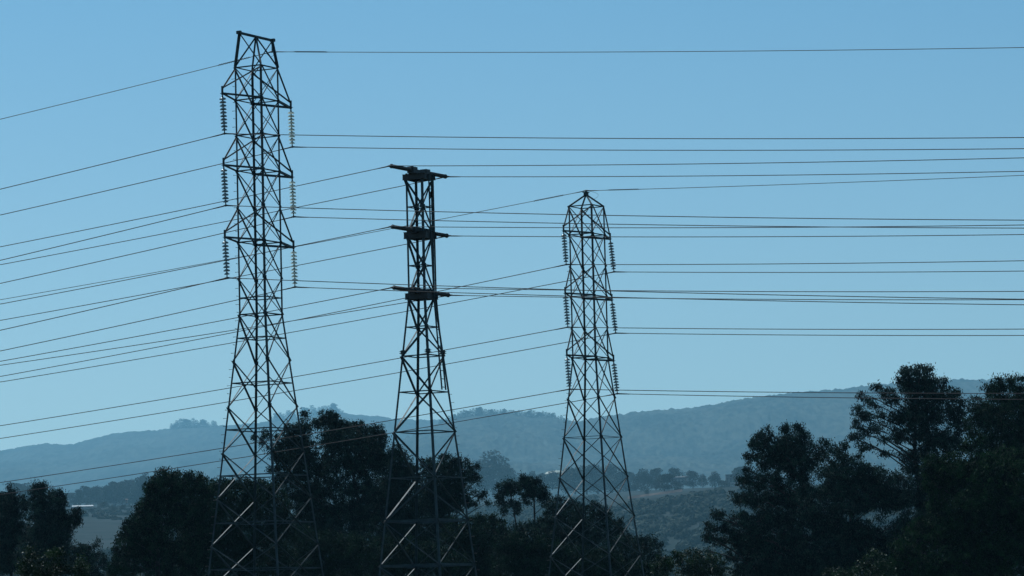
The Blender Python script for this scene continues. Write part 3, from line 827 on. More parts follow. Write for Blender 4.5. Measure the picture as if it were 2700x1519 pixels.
EG = 'tall trees standing behind the towers'
near_tree('eucalyptus_tree', 'dark tree cut by the left border, with one narrow pointed top', 'tree', 400,
  [(20,1360,50,56,0.5),(30,1430,50,40,0.5),(25,1297,13,20),(10,1330,32,28),(45,1330,26,28),(20,1378,40,38),(-22,1350,40,50),(70,1335,12,16),(10,1435,42,34),(62,1400,18,30),(30,1480,40,30),(-20,1460,40,50)],
  [(40,1740),(30,1560),(30,1450),(24,1380),(24,1310)], LEAF_EUC, 6.0, group=EG, seed=1)
near_tree('eucalyptus_tree', 'dark tree with several rounded tops and a sprig arching right over the pale shed', 'tree', 395,
  [(125,1340,48,40,0.5),(130,1400,60,50,0.5),(120,1460,70,50,0.5),(98,1288,20,18),(112,1282,14,12),(108,1318,32,28),(152,1308,22,18),(160,1328,19,18),(120,1358,42,30),(162,1362,32,26),(200,1348,13,12),(205,1362,9,16),(186,1378,24,18),(135,1400,52,36),(98,1430,40,40),(158,1430,30,28),(110,1470,60,40),(160,1480,36,36)],
  [(112,1740),(112,1560),(110,1470),(112,1400),(108,1310)], LEAF_EUC, 6.2, group=EG, seed=2)
near_tree('eucalyptus_tree', 'small dark tree in the lower left with three spiky tops', 'tree', 380,
  [(222,1442,18,12),(256,1434,9,16),(232,1455,26,14),(200,1450,16,14),(215,1474,36,20),(262,1470,20,18),(272,1490,12,10),(235,1500,42,22),(190,1492,30,28),(230,1530,50,20)],
  [(225,1740),(225,1600),(230,1510),(235,1460)], LEAF_EUC, 4.2, group=EG, seed=3, r0=0.18)
near_tree('bush', 'leafy green bush with glinting leaves in the lower left corner', 'bush', 170,
  [(80,1452,15,10),(92,1462,14,10),(140,1460,26,12),(164,1456,12,8),(60,1492,22,22),(100,1496,50,26),(155,1494,26,20),(100,1540,70,30)],
  [(110,1790),(110,1650),(112,1540),(110,1490)], LEAF_GREEN, 4.5, (0.13, 0.055), (24, 0.10), 0.06, seed=4, droop=0.2, limb=0.02)
near_tree('bush', 'small pale green bush right of the leafy corner bush', 'bush', 170,
  [(219,1474,9,12),(210,1492,16,12),(205,1512,24,16),(222,1500,14,16),(200,1540,30,20)],
  [(206,1790),(206,1650),(208,1540),(212,1500)], LEAF_GREEN, 4.2, (0.13, 0.055), (24, 0.10), 0.05, seed=5, droop=0.2, limb=0.02)
# the dense rounded trees
near_tree('broadleaf_tree', 'broad dense dark tree with a domed top left of the tallest tower', 'tree', 330,
  [(436,1252,22,16),(458,1256,20,16),(420,1275,26,24),(452,1290,38,40),(408,1296,24,36),(392,1298,8,16),(402,1345,34,42),(378,1368,32,38),(345,1384,22,22),(333,1420,28,36),(372,1440,55,60),(312,1466,20,28),(330,1505,38,28),(432,1380,52,70),(430,1470,70,60),(300,1500,20,22),(470,1330,30,60)],
  [(420,1740),(420,1600),(415,1480),(420,1380),(430,1290)], LEAF_DENSE, 6.5, (0.22, 0.09), (32, 0.20), 0.35, group=EG, seed=6)
near_tree('broadleaf_tree', 'dense dark tree with a twin top between the domed tree and the tallest tower', 'tree', 335,
  [(500,1256,16,12),(520,1260,20,12),(492,1280,24,24),(525,1284,26,22),(508,1320,45,45),(545,1300,18,22),(515,1390,55,60),(500,1470,60,60)],
  [(510,1740),(510,1600),(510,1480),(508,1380),(508,1290)], LEAF_DENSE, 6.5, (0.22, 0.09), (32, 0.20), 0.3, group=EG, seed=7)
near_tree('broadleaf_tree', 'wide almost black tree with a flat top behind the foot of the tallest tower', 'tree', 345,
  [(556,1280,24,16),(592,1276,26,16),(640,1276,40,16),(690,1280,30,16),(722,1292,22,18),(565,1320,40,40),(625,1318,70,44),(695,1330,52,46),(748,1335,20,32),(640,1400,100,60),(545,1390,50,70),(740,1400,34,50),(570,1475,100,60),(690,1475,90,60)],
  [(640,1740),(640,1600),(640,1480),(635,1380),(640,1300)], LEAF_DENSE, 6.5, (0.22, 0.09), (32, 0.20), 0.35, group=EG, seed=8)
# the tall gum trees
near_tree('eucalyptus_tree', 'ragged gum tree leaning left behind the tallest tower, its sprays drooping', 'tree', 390,
  [(868,1252,22,24),(880,1300,24,28),(888,1358,30,30),(848,1222,20,22),(780,1185,46,40,0.36),(770,1250,50,36,0.36),(805,1320,40,44,0.36),(800,1140,30,30,0.36),(790,1215,40,36,0.36),(805,1098,13,12),(798,1122,24,20),(772,1134,20,16),(697,1144,18,9),(672,1152,12,6),(690,1165,12,10),(755,1156,34,18),(740,1186,38,22),(786,1165,34,28),(815,1187,24,32),(762,1212,44,22),(802,1225,38,32),(720,1238,20,9),(786,1262,34,22),(792,1296,24,22),(828,1250,24,32),(840,1297,20,28),(802,1330,32,24),(825,1360,34,30),(790,1380,30,30),(850,1290,24,24),(815,1302,30,26),(768,1302,28,20),(745,1268,26,15),(862,1345,26,26),(848,1388,34,30)],
  [(905,1740),(905,1560),(900,1440),(888,1340),(860,1270),(825,1210),(800,1150)], LEAF_EUC, 5.4, group=EG, seed=9)
near_tree('eucalyptus_tree', 'tallest gum tree between the two left towers, its wide crown on a forked trunk', 'tree', 385,
  [(925,1290,24,22),(930,1350,34,28),(1000,1200,24,24),(900,1155,62,40,0.34),(930,1225,52,40,0.34),(870,1110,30,22,0.34),(950,1330,38,44,0.34),(965,1250,40,40,0.34),(985,1170,40,34,0.34),(905,1290,30,30,0.34),(857,1096,24,13),(884,1096,16,12),(843,1118,18,14),(835,1110,10,8),(878,1122,34,22),(919,1122,34,16),(951,1129,24,16),(992,1132,22,13),(1008,1152,22,16),(903,1155,56,24),(967,1163,46,28),(872,1171,25,28),(919,1196,60,28),(983,1202,40,28),(878,1218,28,28),(935,1236,44,22),(990,1231,20,18),(973,1275,18,18),(897,1266,18,18),(967,1300,32,28),(930,1290,16,16),(960,1345,36,30),(910,1330,22,20),(935,1395,36,34),(880,1400,30,34)],
  [(948,1740),(948,1560),(946,1420),(944,1320),(930,1250),(915,1190),(900,1140)], LEAF_EUC, 5.8, group=EG, seed=10)
near_tree('eucalyptus_tree', 'dark gum tree whose crown slopes down behind the left leg of the shortest tower', 'tree', 395,
  [(1040,1290,58,50,0.5),(1050,1350,60,50,0.5),(1045,1230,40,34,0.5),(1046,1190,18,18),(1064,1205,18,14),(1030,1222,34,26),(1062,1242,34,26),(1087,1250,20,22),(1014,1272,30,24),(1046,1286,40,28),(992,1300,22,24),(1014,1330,42,34),(1062,1340,40,34),(1000,1390,50,40),(1070,1400,50,44),(1030,1460,70,50)],
  [(1040,1740),(1040,1560),(1042,1420),(1044,1320),(1046,1240)], LEAF_EUC, 6.0, group=EG, seed=11)
near_tree('eucalyptus_tree', 'gum tree with an open tufted crown behind the right leg of the shortest tower', 'tree', 400,
  [(1180,1240,50,26,0.45),(1150,1320,56,44,0.45),(1190,1300,40,34,0.45),(1125,1216,18,12),(1185,1212,26,13),(1170,1206,12,8),(1217,1218,18,14),(1245,1236,22,14),(1262,1262,9,12),(1172,1236,36,20),(1207,1250,36,22),(1238,1262,18,12),(1131,1240,30,20),(1188,1273,36,20),(1220,1287,26,16),(1252,1298,9,9),(1271,1305,15,15),(1284,1328,8,9),(1214,1312,30,18),(1245,1327,22,12),(1157,1281,40,24),(1172,1330,52,34),(1119,1281,30,30),(1119,1332,42,40),(1150,1390,60,40),(1110,1440,60,50)],
  [(1180,1740),(1182,1560),(1184,1430),(1184,1330),(1186,1260)], LEAF_EUC, 5.4, group=EG, seed=12)
near_tree('broadleaf_tree', 'low dark tree between the shortest tower and the pair of slender gums', 'tree', 370,
  [(1262,1372,26,16),(1300,1366,14,10),(1310,1395,30,26),(1250,1415,54,40),(1290,1465,64,48),(1205,1405,40,40),(1200,1470,60,50),(1240,1510,80,30)],
  [(1265,1740),(1265,1600),(1262,1500),(1262,1420)], LEAF_DENSE, 7.0, (0.22, 0.09), (32, 0.20), 0.25, group=EG, seed=13)
near_tree('eucalyptus_tree', 'slender gum tree with a round tuft, the left of the pair by the water tank', 'tree', 420,
  [(1342,1276,17,9),(1328,1286,18,15),(1355,1287,19,14),(1338,1301,24,12),(1316,1317,11,16),(1326,1334,12,14),(1331,1350,7,9),(1361,1330,15,12),(1364,1347,9,9),(1350,1318,8,7)],
  [(1364,1760),(1364,1560),(1362,1420),(1358,1365),(1348,1310),(1342,1285)], LEAF_EUC, 6.2, group=EG, seed=14, r0=0.16, limb=0.04)
near_tree('eucalyptus_tree', 'slender gum tree with a flat-based crown, in front of the water tank', 'tree', 415,
  [(1379,1259,11,9),(1393,1264,18,11),(1384,1279,26,18),(1405,1277,18,14),(1417,1268,9,8),(1410,1297,30,16),(1433,1298,18,16),(1438,1311,16,8),(1391,1300,20,14),(1424,1312,18,7),(1386,1322,9,9),(1440,1330,9,7)],
  [(1411,1760),(1411,1560),(1410,1420),(1409,1340),(1406,1295),(1398,1275)], LEAF_EUC, 5.8, group=EG, seed=15, r0=0.2, limb=0.05)
near_tree('eucalyptus_tree', 'wide wispy tree seen through the legs of the single-peaked tower', 'tree', 400,
  [(1500,1390,80,30,0.4),(1560,1430,90,36,0.4),(1440,1400,60,30,0.4),(1477,1316,16,9),(1456,1330,20,11),(1468,1344,35,16),(1503,1332,28,13),(1526,1344,40,17),(1560,1332,24,10),(1582,1349,30,14),(1456,1367,40,18),(1503,1363,40,18),(1549,1367,50,22),(1596,1358,20,10),(1631,1376,16,10),(1433,1391,40,18),(1378,1394,44,20),(1503,1398,60,26),(1596,1393,50,26),(1643,1401,22,16),(1460,1420,60,26),(1560,1430,60,26),(1350,1415,40,24)],
  [(1500,1760),(1500,1600),(1498,1480),(1496,1410),(1500,1350)], LEAF_EUC, 4.0, group=EG, seed=16, r0=0.22)
near_tree('eucalyptus_tree', 'low wispy tree right of the single-peaked tower above the green bush', 'tree', 390,
  [(1678,1421,28,12),(1712,1423,24,10),(1731,1434,14,10),(1664,1434,40,18),(1700,1446,46,18),(1619,1434,40,22),(1650,1470,50,24),(1720,1474,40,20),(1600,1475,50,28)],
  [(1672,1760),(1672,1600),(1672,1500),(1676,1450)], LEAF_EUC, 4.2, group=EG, seed=17, r0=0.18)
near_tree('broadleaf_tree', 'black mass of low foliage under the pair of slender gums', 'tree', 360,
  [(1340,1425,40,24),(1390,1432,50,28),(1440,1450,60,30),(1360,1475,70,44),(1430,1500,80,40),(1500,1470,60,34),(1540,1505,70,34)],
  [(1400,1740),(1400,1620),(1400,1520),(1402,1450)], LEAF_DENSE, 7.0, (0.22, 0.09), (32, 0.20), 0.25, group=EG, seed=18)
near_tree('broadleaf_tree', 'black low foliage at the foot of the single-peaked tower, right side', 'tree', 360,
  [(1590,1470,50,24),(1620,1500,60,30),(1680,1505,50,26),(1560,1500,50,30),(1740,1500,24,20)],
  [(1620,1740),(1620,1620),(1620,1520)], LEAF_DENSE, 6.5, (0.22, 0.09), (32, 0.20), 0.2, group=EG, seed=19)
near_tree('broadleaf_tree', 'black low foliage between the feet of the two left towers', 'tree', 360,
  [(800,1430,60,40),(870,1450,60,44),(950,1455,60,44),(1030,1480,70,40),(780,1490,70,40),(900,1505,90,34)],
  [(880,1740),(880,1620),(880,1520),(885,1460)], LEAF_DENSE, 6.5, (0.22, 0.09), (32, 0.20), 0.25, group=EG, seed=20)
near_tree('broadleaf_tree', 'black low foliage at the foot of the shortest tower', 'tree', 362,
  [(1060,1440,60,30),(1120,1470,60,40),(1180,1490,60,36),(1080,1500,70,34)],
  [(1120,1740),(1120,1620),(1120,1520)], LEAF_DENSE, 6.5, (0.22, 0.09), (32, 0.20), 0.2, group=EG, seed=21)
near_tree('bush', 'round dark green bush between the single-peaked tower and the big right trees', 'bush', 300,
  [(1790,1462,18,9),(1828,1455,24,9),(1770,1480,34,18),(1830,1479,46,20),(1880,1470,24,13),(1850,1505,60,20),(1742,1500,26,20),(1894,1498,24,20)],
  [(1820,1770),(1820,1620),(1820,1520)], LEAF_GREEN, 5.0, (0.17, 0.08), (28, 0.15), 0.12, seed=22, droop=0.2)
# the big group on the right
near_tree('eucalyptus_tree', 'big gum tree of the right group with a twin top and low drooping left sprays', 'tree', 350,
  [(2060,1508,130,30,0.8),(2050,1205,80,48,0.42),(2035,1290,72,40,0.42),(2060,1350,90,48,0.42),(1985,1420,80,40,0.42),(2060,1465,110,56,0.42),(2120,1400,60,60,0.42),(2100,1230,60,50,0.42),(2005,1160,26,26,0.42),(2090,1150,36,26,0.42),(2015,1150,21,18),(2021,1130,7,7),(2073,1131,14,14),(2102,1126,14,13),(2114,1147,22,16),(1998,1172,22,18),(1982,1204,17,12),(2040,1176,30,23),(2081,1176,35,28),(2123,1180,25,23),(2172,1172,20,13),(2164,1200,25,23),(2019,1217,30,20),(2065,1217,35,23),(2123,1225,35,23),(1974,1242,17,12),(1957,1271,17,17),(1998,1271,30,18),(2040,1271,25,16),(1945,1312,19,18),(1982,1316,30,20),(2102,1263,30,23),(2032,1312,25,16),(1891,1358,20,12),(1874,1391,20,16),(1862,1416,13,12),(1916,1395,25,16),(1949,1366,30,18),(1895,1424,28,13),(1870,1452,8,10),(1936,1416,25,16),(1998,1375,45,28),(1978,1416,50,23),(2061,1375,45,33),(1936,1466,24,13),(1998,1457,50,33),(2081,1437,60,43),(1978,1499,42,20),(2061,1499,62,25),(2080,1320,40,26),(2130,1300,30,24)],
  [(2170,1740),(2165,1560),(2150,1400),(2130,1320),(2100,1250),(2070,1190)], LEAF_EUC, 5.4, group=EG, seed=23, r0=0.34)
near_tree('eucalyptus_tree', 'rounded gum tree in the middle of the right group, lower than its neighbours', 'tree', 345,
  [(2352,1328,40,26,0.8),(2372,1405,40,28,0.8),(2200,1505,100,34,0.8),(2250,1285,95,52,0.42),(2250,1400,95,60,0.42),(2200,1240,50,40,0.42),(2310,1290,60,36,0.42),(2200,1480,80,50,0.42),(2320,1480,70,50,0.42),(2140,1330,50,50,0.42),(2226,1168,15,11),(2205,1184,20,14),(2239,1207,34,14),(2268,1234,40,18),(2205,1234,30,20),(2181,1250,20,18),(2247,1271,60,23),(2309,1250,34,18),(2363,1259,30,18),(2185,1292,35,23),(2330,1292,50,28),(2226,1325,60,33),(2371,1316,40,28),(2164,1354,50,33),(2290,1335,40,20),(2205,1408,60,38),(2270,1400,40,30),(2390,1370,26,24),(2247,1470,70,40),(2160,1470,50,44),(2310,1430,60,30)],
  [(2240,1740),(2240,1600),(2240,1470),(2242,1370),(2245,1280)], LEAF_EUC, 5.8, group=EG, seed=24, r0=0.3)
near_tree('eucalyptus_tree', 'tallest tree of the right group, a gum with open branches on its left side', 'tree', 360,
  [(2400,1450,80,60,0.8),(2440,1050,66,56,0.36),(2465,1150,72,60,0.36),(2400,1110,44,40,0.36),(2500,1070,40,50,0.36),(2420,990,40,26,0.36),(2350,1120,40,26,0.36),(2300,1100,26,40,0.36),(2440,1230,60,40,0.36),(2388,981,20,16),(2433,977,26,16),(2425,968,10,8),(2379,1006,20,18),(2421,1010,40,28),(2462,1014,25,23),(2491,1008,12,10),(2512,1035,15,13),(2487,1047,30,18),(2433,1051,45,28),(2307,1022,15,11),(2326,1039,15,10),(2270,1043,11,11),(2348,1035,13,12),(2355,1060,20,14),(2288,1060,13,10),(2263,1080,15,14),(2280,1101,19,10),(2255,1114,13,14),(2272,1143,21,16),(2247,1151,12,9),(2321,1093,13,8),(2363,1097,24,18),(2404,1093,30,23),(2454,1097,40,28),(2516,1085,30,23),(2537,1060,11,9),(2537,1118,24,23),(2309,1134,15,8),(2330,1159,17,8),(2284,1176,21,12),(2371,1151,25,18),(2421,1143,35,23),(2475,1151,45,28),(2338,1196,20,8),(2392,1200,30,13),(2446,1200,40,23),(2516,1176,35,28),(2396,1234,24,9),(2454,1242,50,23),(2470,1290,50,30),(2418,1275,36,20),(2400,1312,32,24),(2446,1335,50,30),(2440,1400,60,40)],
  [(2440,1740),(2440,1560),(2435,1400),(2425,1290),(2415,1225),(2412,1160),(2415,1080),(2420,1020)], LEAF_EUC, 5.6, group=EG, seed=25, r0=0.36)
near_tree('eucalyptus_tree', 'dark domed tree cut by the right border', 'tree', 345,
  [(2640,1090,70,50,0.6),(2650,1180,80,50,0.6),(2640,1005,28,12),(2682,1001,30,11),(2615,1026,25,17),(2661,1031,42,24),(2574,1051,13,7),(2561,1072,13,16),(2591,1085,30,24),(2640,1068,46,26),(2692,1068,32,30),(2578,1109,34,21),(2628,1105,42,26),(2672,1114,32,20),(2720,1040,30,40),(2620,1151,60,30),(2682,1170,44,26),(2720,1120,40,60),(2600,1190,50,30)],
  [(2640,1740),(2640,1560),(2640,1380),(2640,1240),(2642,1100)], LEAF_DENSE, 5.2, (0.24, 0.09), (30, 0.2), 0.36, group=EG, seed=26)
near_tree('broadleaf_tree', 'large bushy green tree filling the lower right corner in front of the gums', 'tree', 290,
  [(2640,1475,110,56),(2560,1405,110,60),(2450,1505,110,36),(2600,1320,90,60),(2640,1230,80,44),(2540,1245,70,34),(2570,1151,24,15),(2545,1176,22,15),(2508,1205,25,11),(2462,1213,21,13),(2446,1242,15,18),(2495,1234,40,18),(2450,1275,17,20),(2478,1271,40,28),(2537,1242,60,30),(2462,1333,24,38),(2516,1312,60,50),(2429,1375,19,12),(2404,1395,21,16),(2379,1428,21,16),(2421,1424,40,28),(2495,1395,60,50),(2599,1250,70,50),(2620,1333,84,60),(2661,1416,80,70),(2537,1478,90,50),(2371,1474,40,34),(2661,1209,54,32),(2700,1300,60,80),(2440,1490,60,40)],
  [(2560,1760),(2560,1600),(2555,1460),(2555,1340),(2560,1230)], LEAF_MID, 6.5, (0.20, 0.085), (30, 0.17), 0.36, group=EG, seed=27)
near_tree('bush', 'green bush at the bottom edge below the right group of trees', 'bush', 260,
  [(2309,1464,16,18),(2284,1480,14,14),(2259,1500,20,14),(2330,1492,30,22),(2290,1525,50,20),(2230,1520,30,16),(2200,1512,24,14)],
  [(2290,1780),(2290,1640),(2292,1540)], LEAF_GREEN, 4.5, (0.16, 0.075), (26, 0.14), 0.1, seed=28, droop=0.2)

# ------------------------------------------------------------------ far trees, scrub and buildings
def blob_crown(rng, lobes, n, leaf, mat, trunk=None):
    """mesh of a far tree at unit height: leaf-clump faces in lobes plus a trunk"""
    P = []
    tot = sum(r[0] * r[2] for c, r in lobes)
    for c, r in lobes:
        m = int(n * r[0] * r[2] / tot)
        d = rng.normal(size=(m, 3)); d /= np.linalg.norm(d, axis=1)[:, None]
        P.append(np.array(c) + d * (rng.uniform(0.2, 1.05, m) ** 0.5)[:, None] * np.array(r))
    P = np.concatenate(P); N = len(P)
    a = rng.normal(size=(N, 3)); a /= np.linalg.norm(a, axis=1)[:, None]
    b = np.cross(a, rng.normal(size=(N, 3))); b /= np.linalg.norm(b, axis=1)[:, None]
    L = leaf * rng.uniform(0.6, 1.4, N)[:, None]
    V = np.stack([P - a * L, P + b * L * 0.6, P + a * L, P - b * L * 0.6], 1).reshape(-1, 3)
    F = [tuple(q) for q in np.arange(4 * N).reshape(N, 4).tolist()]
    V = V.tolist()
    mb = MB(); mb.tube([(0, 0, -0.05), (0.01, 0, 0.3), (0, 0.01, 0.75)], [0.03, 0.02, 0.008], 5)
    o = len(V); V += [v.tolist() for v in mb.V]; F += [tuple(i + o for i in f) for f in mb.F]
    me = bpy.data.meshes.new('far_tree'); me.from_pydata(V, [], F); me.materials.append(mat); me.materials.append(BARK)
    mi = np.zeros(len(F), np.int32); mi[N:] = 1; me.polygons.foreach_set('material_index', mi); me.update()
    return me
def round_proto(seed, wide):
    rng = np.random.default_rng(seed); lb = []
    for i in range(9):
        h = rng.uniform(0.2, 0.88); w = wide * (0.5 if h > 0.7 else 0.9)
        t = rng.uniform(0, 2 * PI); rr = rng.uniform(0, w * 0.75)
        lb.append(((rr * math.cos(t), rr * math.sin(t), h), (wide * rng.uniform(.3, .5), wide * rng.uniform(.3, .5), rng.uniform(.10, .17))))
    lb.append(((0, 0, 0.42), (wide * .8, wide * .8, 0.42)))
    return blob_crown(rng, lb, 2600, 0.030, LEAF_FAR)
def conifer_proto(seed):
    rng = np.random.default_rng(seed); lb = []
    for i in range(9):
        h = 0.08 + 0.88 * i / 8; r = 0.36 * (1.05 - h) + 0.10
        lb.append(((rng.uniform(-.04, .04), rng.uniform(-.04, .04), h), (r * rng.uniform(.8, 1.25), r * rng.uniform(.8, 1.25), 0.055)))
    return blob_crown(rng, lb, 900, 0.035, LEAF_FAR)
ROUND = [round_proto(50 + i, w) for i, w in enumerate((0.34, 0.42, 0.50, 0.62))]
CONE = [conifer_proto(70 + i) for i in range(3)]
def far_tree(name, me, px, py_top, py_base, Y, label, group, rng, z=None, sx=1.0, k=None):
    if k is None: sx *= 1.22
    Y = far(Y) if k is None else Y
    top = at_y(px, py_top, Y); bz = at_y(px, py_base, Y)[2]
    h = top[2] - bz
    o = bpy.data.objects.new(name, me); COL.objects.link(o); o.location = (top[0], Y, bz)
    o.scale = (h * sx, h * sx, h); o.rotation_euler = (0, 0, rng.uniform(0, 6.28))
    return tag(o, label, 'tree', group)
rf = np.random.default_rng(5)
# the row behind the pale shed on the left
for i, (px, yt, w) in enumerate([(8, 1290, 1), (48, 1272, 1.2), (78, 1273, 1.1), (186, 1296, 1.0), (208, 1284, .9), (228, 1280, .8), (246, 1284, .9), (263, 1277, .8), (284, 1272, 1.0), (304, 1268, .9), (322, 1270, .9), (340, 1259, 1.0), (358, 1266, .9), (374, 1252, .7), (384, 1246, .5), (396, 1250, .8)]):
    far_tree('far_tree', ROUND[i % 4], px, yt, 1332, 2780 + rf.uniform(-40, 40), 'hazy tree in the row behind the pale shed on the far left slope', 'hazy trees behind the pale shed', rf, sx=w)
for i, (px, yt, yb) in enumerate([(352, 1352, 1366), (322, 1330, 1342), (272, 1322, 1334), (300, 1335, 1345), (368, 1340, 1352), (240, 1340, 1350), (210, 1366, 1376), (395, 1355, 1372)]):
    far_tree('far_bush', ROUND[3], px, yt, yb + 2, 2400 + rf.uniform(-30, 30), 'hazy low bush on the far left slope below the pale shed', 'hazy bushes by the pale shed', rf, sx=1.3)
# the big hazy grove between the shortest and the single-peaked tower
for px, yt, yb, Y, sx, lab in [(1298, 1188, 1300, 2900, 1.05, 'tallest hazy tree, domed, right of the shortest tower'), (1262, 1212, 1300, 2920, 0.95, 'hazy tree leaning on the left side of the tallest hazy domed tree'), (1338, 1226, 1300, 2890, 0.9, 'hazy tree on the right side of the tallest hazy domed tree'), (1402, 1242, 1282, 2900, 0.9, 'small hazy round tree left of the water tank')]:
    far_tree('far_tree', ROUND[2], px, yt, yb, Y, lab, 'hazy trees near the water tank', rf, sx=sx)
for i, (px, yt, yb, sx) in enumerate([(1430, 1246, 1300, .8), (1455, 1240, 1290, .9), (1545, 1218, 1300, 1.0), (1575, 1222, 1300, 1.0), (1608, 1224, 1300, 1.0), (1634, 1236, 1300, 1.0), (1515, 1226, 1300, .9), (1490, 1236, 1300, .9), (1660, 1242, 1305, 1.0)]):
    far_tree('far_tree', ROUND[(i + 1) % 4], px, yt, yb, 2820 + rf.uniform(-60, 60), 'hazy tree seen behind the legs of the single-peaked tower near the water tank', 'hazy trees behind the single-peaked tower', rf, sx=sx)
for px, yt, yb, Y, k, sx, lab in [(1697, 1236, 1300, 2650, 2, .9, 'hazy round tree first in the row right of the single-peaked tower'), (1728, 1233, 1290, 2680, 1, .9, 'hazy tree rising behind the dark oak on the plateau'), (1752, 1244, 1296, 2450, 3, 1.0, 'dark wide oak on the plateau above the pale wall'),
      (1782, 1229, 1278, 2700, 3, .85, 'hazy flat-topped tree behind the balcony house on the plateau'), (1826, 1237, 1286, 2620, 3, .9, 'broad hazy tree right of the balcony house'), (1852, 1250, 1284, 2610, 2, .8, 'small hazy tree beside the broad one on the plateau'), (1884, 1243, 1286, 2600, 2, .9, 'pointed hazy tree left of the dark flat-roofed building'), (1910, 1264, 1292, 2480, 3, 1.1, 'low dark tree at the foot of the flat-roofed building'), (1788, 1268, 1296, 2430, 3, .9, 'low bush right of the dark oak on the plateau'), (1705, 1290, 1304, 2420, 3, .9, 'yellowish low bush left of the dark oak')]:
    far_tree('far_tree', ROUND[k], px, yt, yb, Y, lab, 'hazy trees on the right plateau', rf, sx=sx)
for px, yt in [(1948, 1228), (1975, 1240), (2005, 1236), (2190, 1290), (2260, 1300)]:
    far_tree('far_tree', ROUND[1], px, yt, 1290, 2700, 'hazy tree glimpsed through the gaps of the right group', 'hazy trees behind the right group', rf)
# pines along the skyline
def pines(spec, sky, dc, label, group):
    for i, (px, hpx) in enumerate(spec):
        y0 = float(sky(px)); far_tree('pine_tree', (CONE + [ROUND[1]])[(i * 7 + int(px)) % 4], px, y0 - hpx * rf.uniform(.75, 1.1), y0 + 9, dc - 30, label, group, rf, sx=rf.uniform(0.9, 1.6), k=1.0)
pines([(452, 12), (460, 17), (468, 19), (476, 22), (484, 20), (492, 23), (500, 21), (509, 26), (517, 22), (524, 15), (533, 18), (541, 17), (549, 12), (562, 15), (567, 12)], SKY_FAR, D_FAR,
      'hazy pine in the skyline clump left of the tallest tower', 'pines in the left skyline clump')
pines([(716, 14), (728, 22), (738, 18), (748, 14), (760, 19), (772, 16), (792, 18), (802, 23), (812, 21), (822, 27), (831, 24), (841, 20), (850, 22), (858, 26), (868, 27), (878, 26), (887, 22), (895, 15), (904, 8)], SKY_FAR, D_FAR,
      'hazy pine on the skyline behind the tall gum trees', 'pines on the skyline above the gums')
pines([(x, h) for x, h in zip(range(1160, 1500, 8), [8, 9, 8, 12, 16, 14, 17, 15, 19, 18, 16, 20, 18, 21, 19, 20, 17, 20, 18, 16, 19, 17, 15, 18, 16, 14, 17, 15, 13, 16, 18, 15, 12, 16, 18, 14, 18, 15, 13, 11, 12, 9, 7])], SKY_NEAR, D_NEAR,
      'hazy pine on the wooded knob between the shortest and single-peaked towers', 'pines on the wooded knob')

def scrub():
    """the brush that covers the slope below the plateau: nobody could count it"""
    rng = np.random.default_rng(9); P = []; A = []
    n = 17000
    px = rng.uniform(-100, 2800, n); Y = 470 + 2700 * rng.random(n) ** 0.85
    jit = rng.random(n)
    vs = []
    for a, y, q in zip(px, Y, jit):
        lim = 1880 + 90 * math.sin(a / 47.0) + 60 * math.sin(a / 19.0) if a < 430 else (3050 if a < 1560 else 2325)
        if y > lim and not (a < 430 and ((y > 2345 and q < 0.45) or q < 0.02)): continue
        if a < 430 and y > 2345 and 185 < a < 250 and y < 2440: continue
        if a > 1560 and y > 2325 and (q > 0.6 or y > 2900): continue
        top = y > 2325 and a > 1500; y = y * K; z = ground_z(a, y); x = y * (a - W / 2) / FPX
        r = rng.uniform(2.2, 6.4) * (0.55 if a < 430 and y > 2925 else 1.0) * (0.6 if y < 1350 else 1.0) * (0.75 if top else 1.3) * K / 1.5; m = 100
        d = rng.normal(size=(m, 3)); d /= np.linalg.norm(d, axis=1)[:, None]; d[:, 2] = np.abs(d[:, 2])
        c = np.array([x, y, z - 0.3]) + d * np.array([r, r, r * rng.uniform(.7, 1.1)]) * rng.uniform(0.75, 1.05, m)[:, None]
        u = rng.normal(size=(m, 3)); u -= d * (u * d).sum(1)[:, None] * 0.7; u /= np.linalg.norm(u, axis=1)[:, None]
        w = np.cross(u, d + rng.normal(size=(m, 3)) * 0.3); w /= np.linalg.norm(w, axis=1)[:, None]
        L = r * 0.21
        vs.append(np.stack([c - u * L, c + w * L, c + u * L, c - w * L], 1).reshape(-1, 3))
    V = np.concatenate(vs); F = np.arange(len(V)).reshape(-1, 4)
    ob = link_mesh('scrub', mesh_from('scrub', V, F, SCRUB)); tag(ob, 'brushy scrub covering the slope below the plateau', kind='stuff')
scrub()

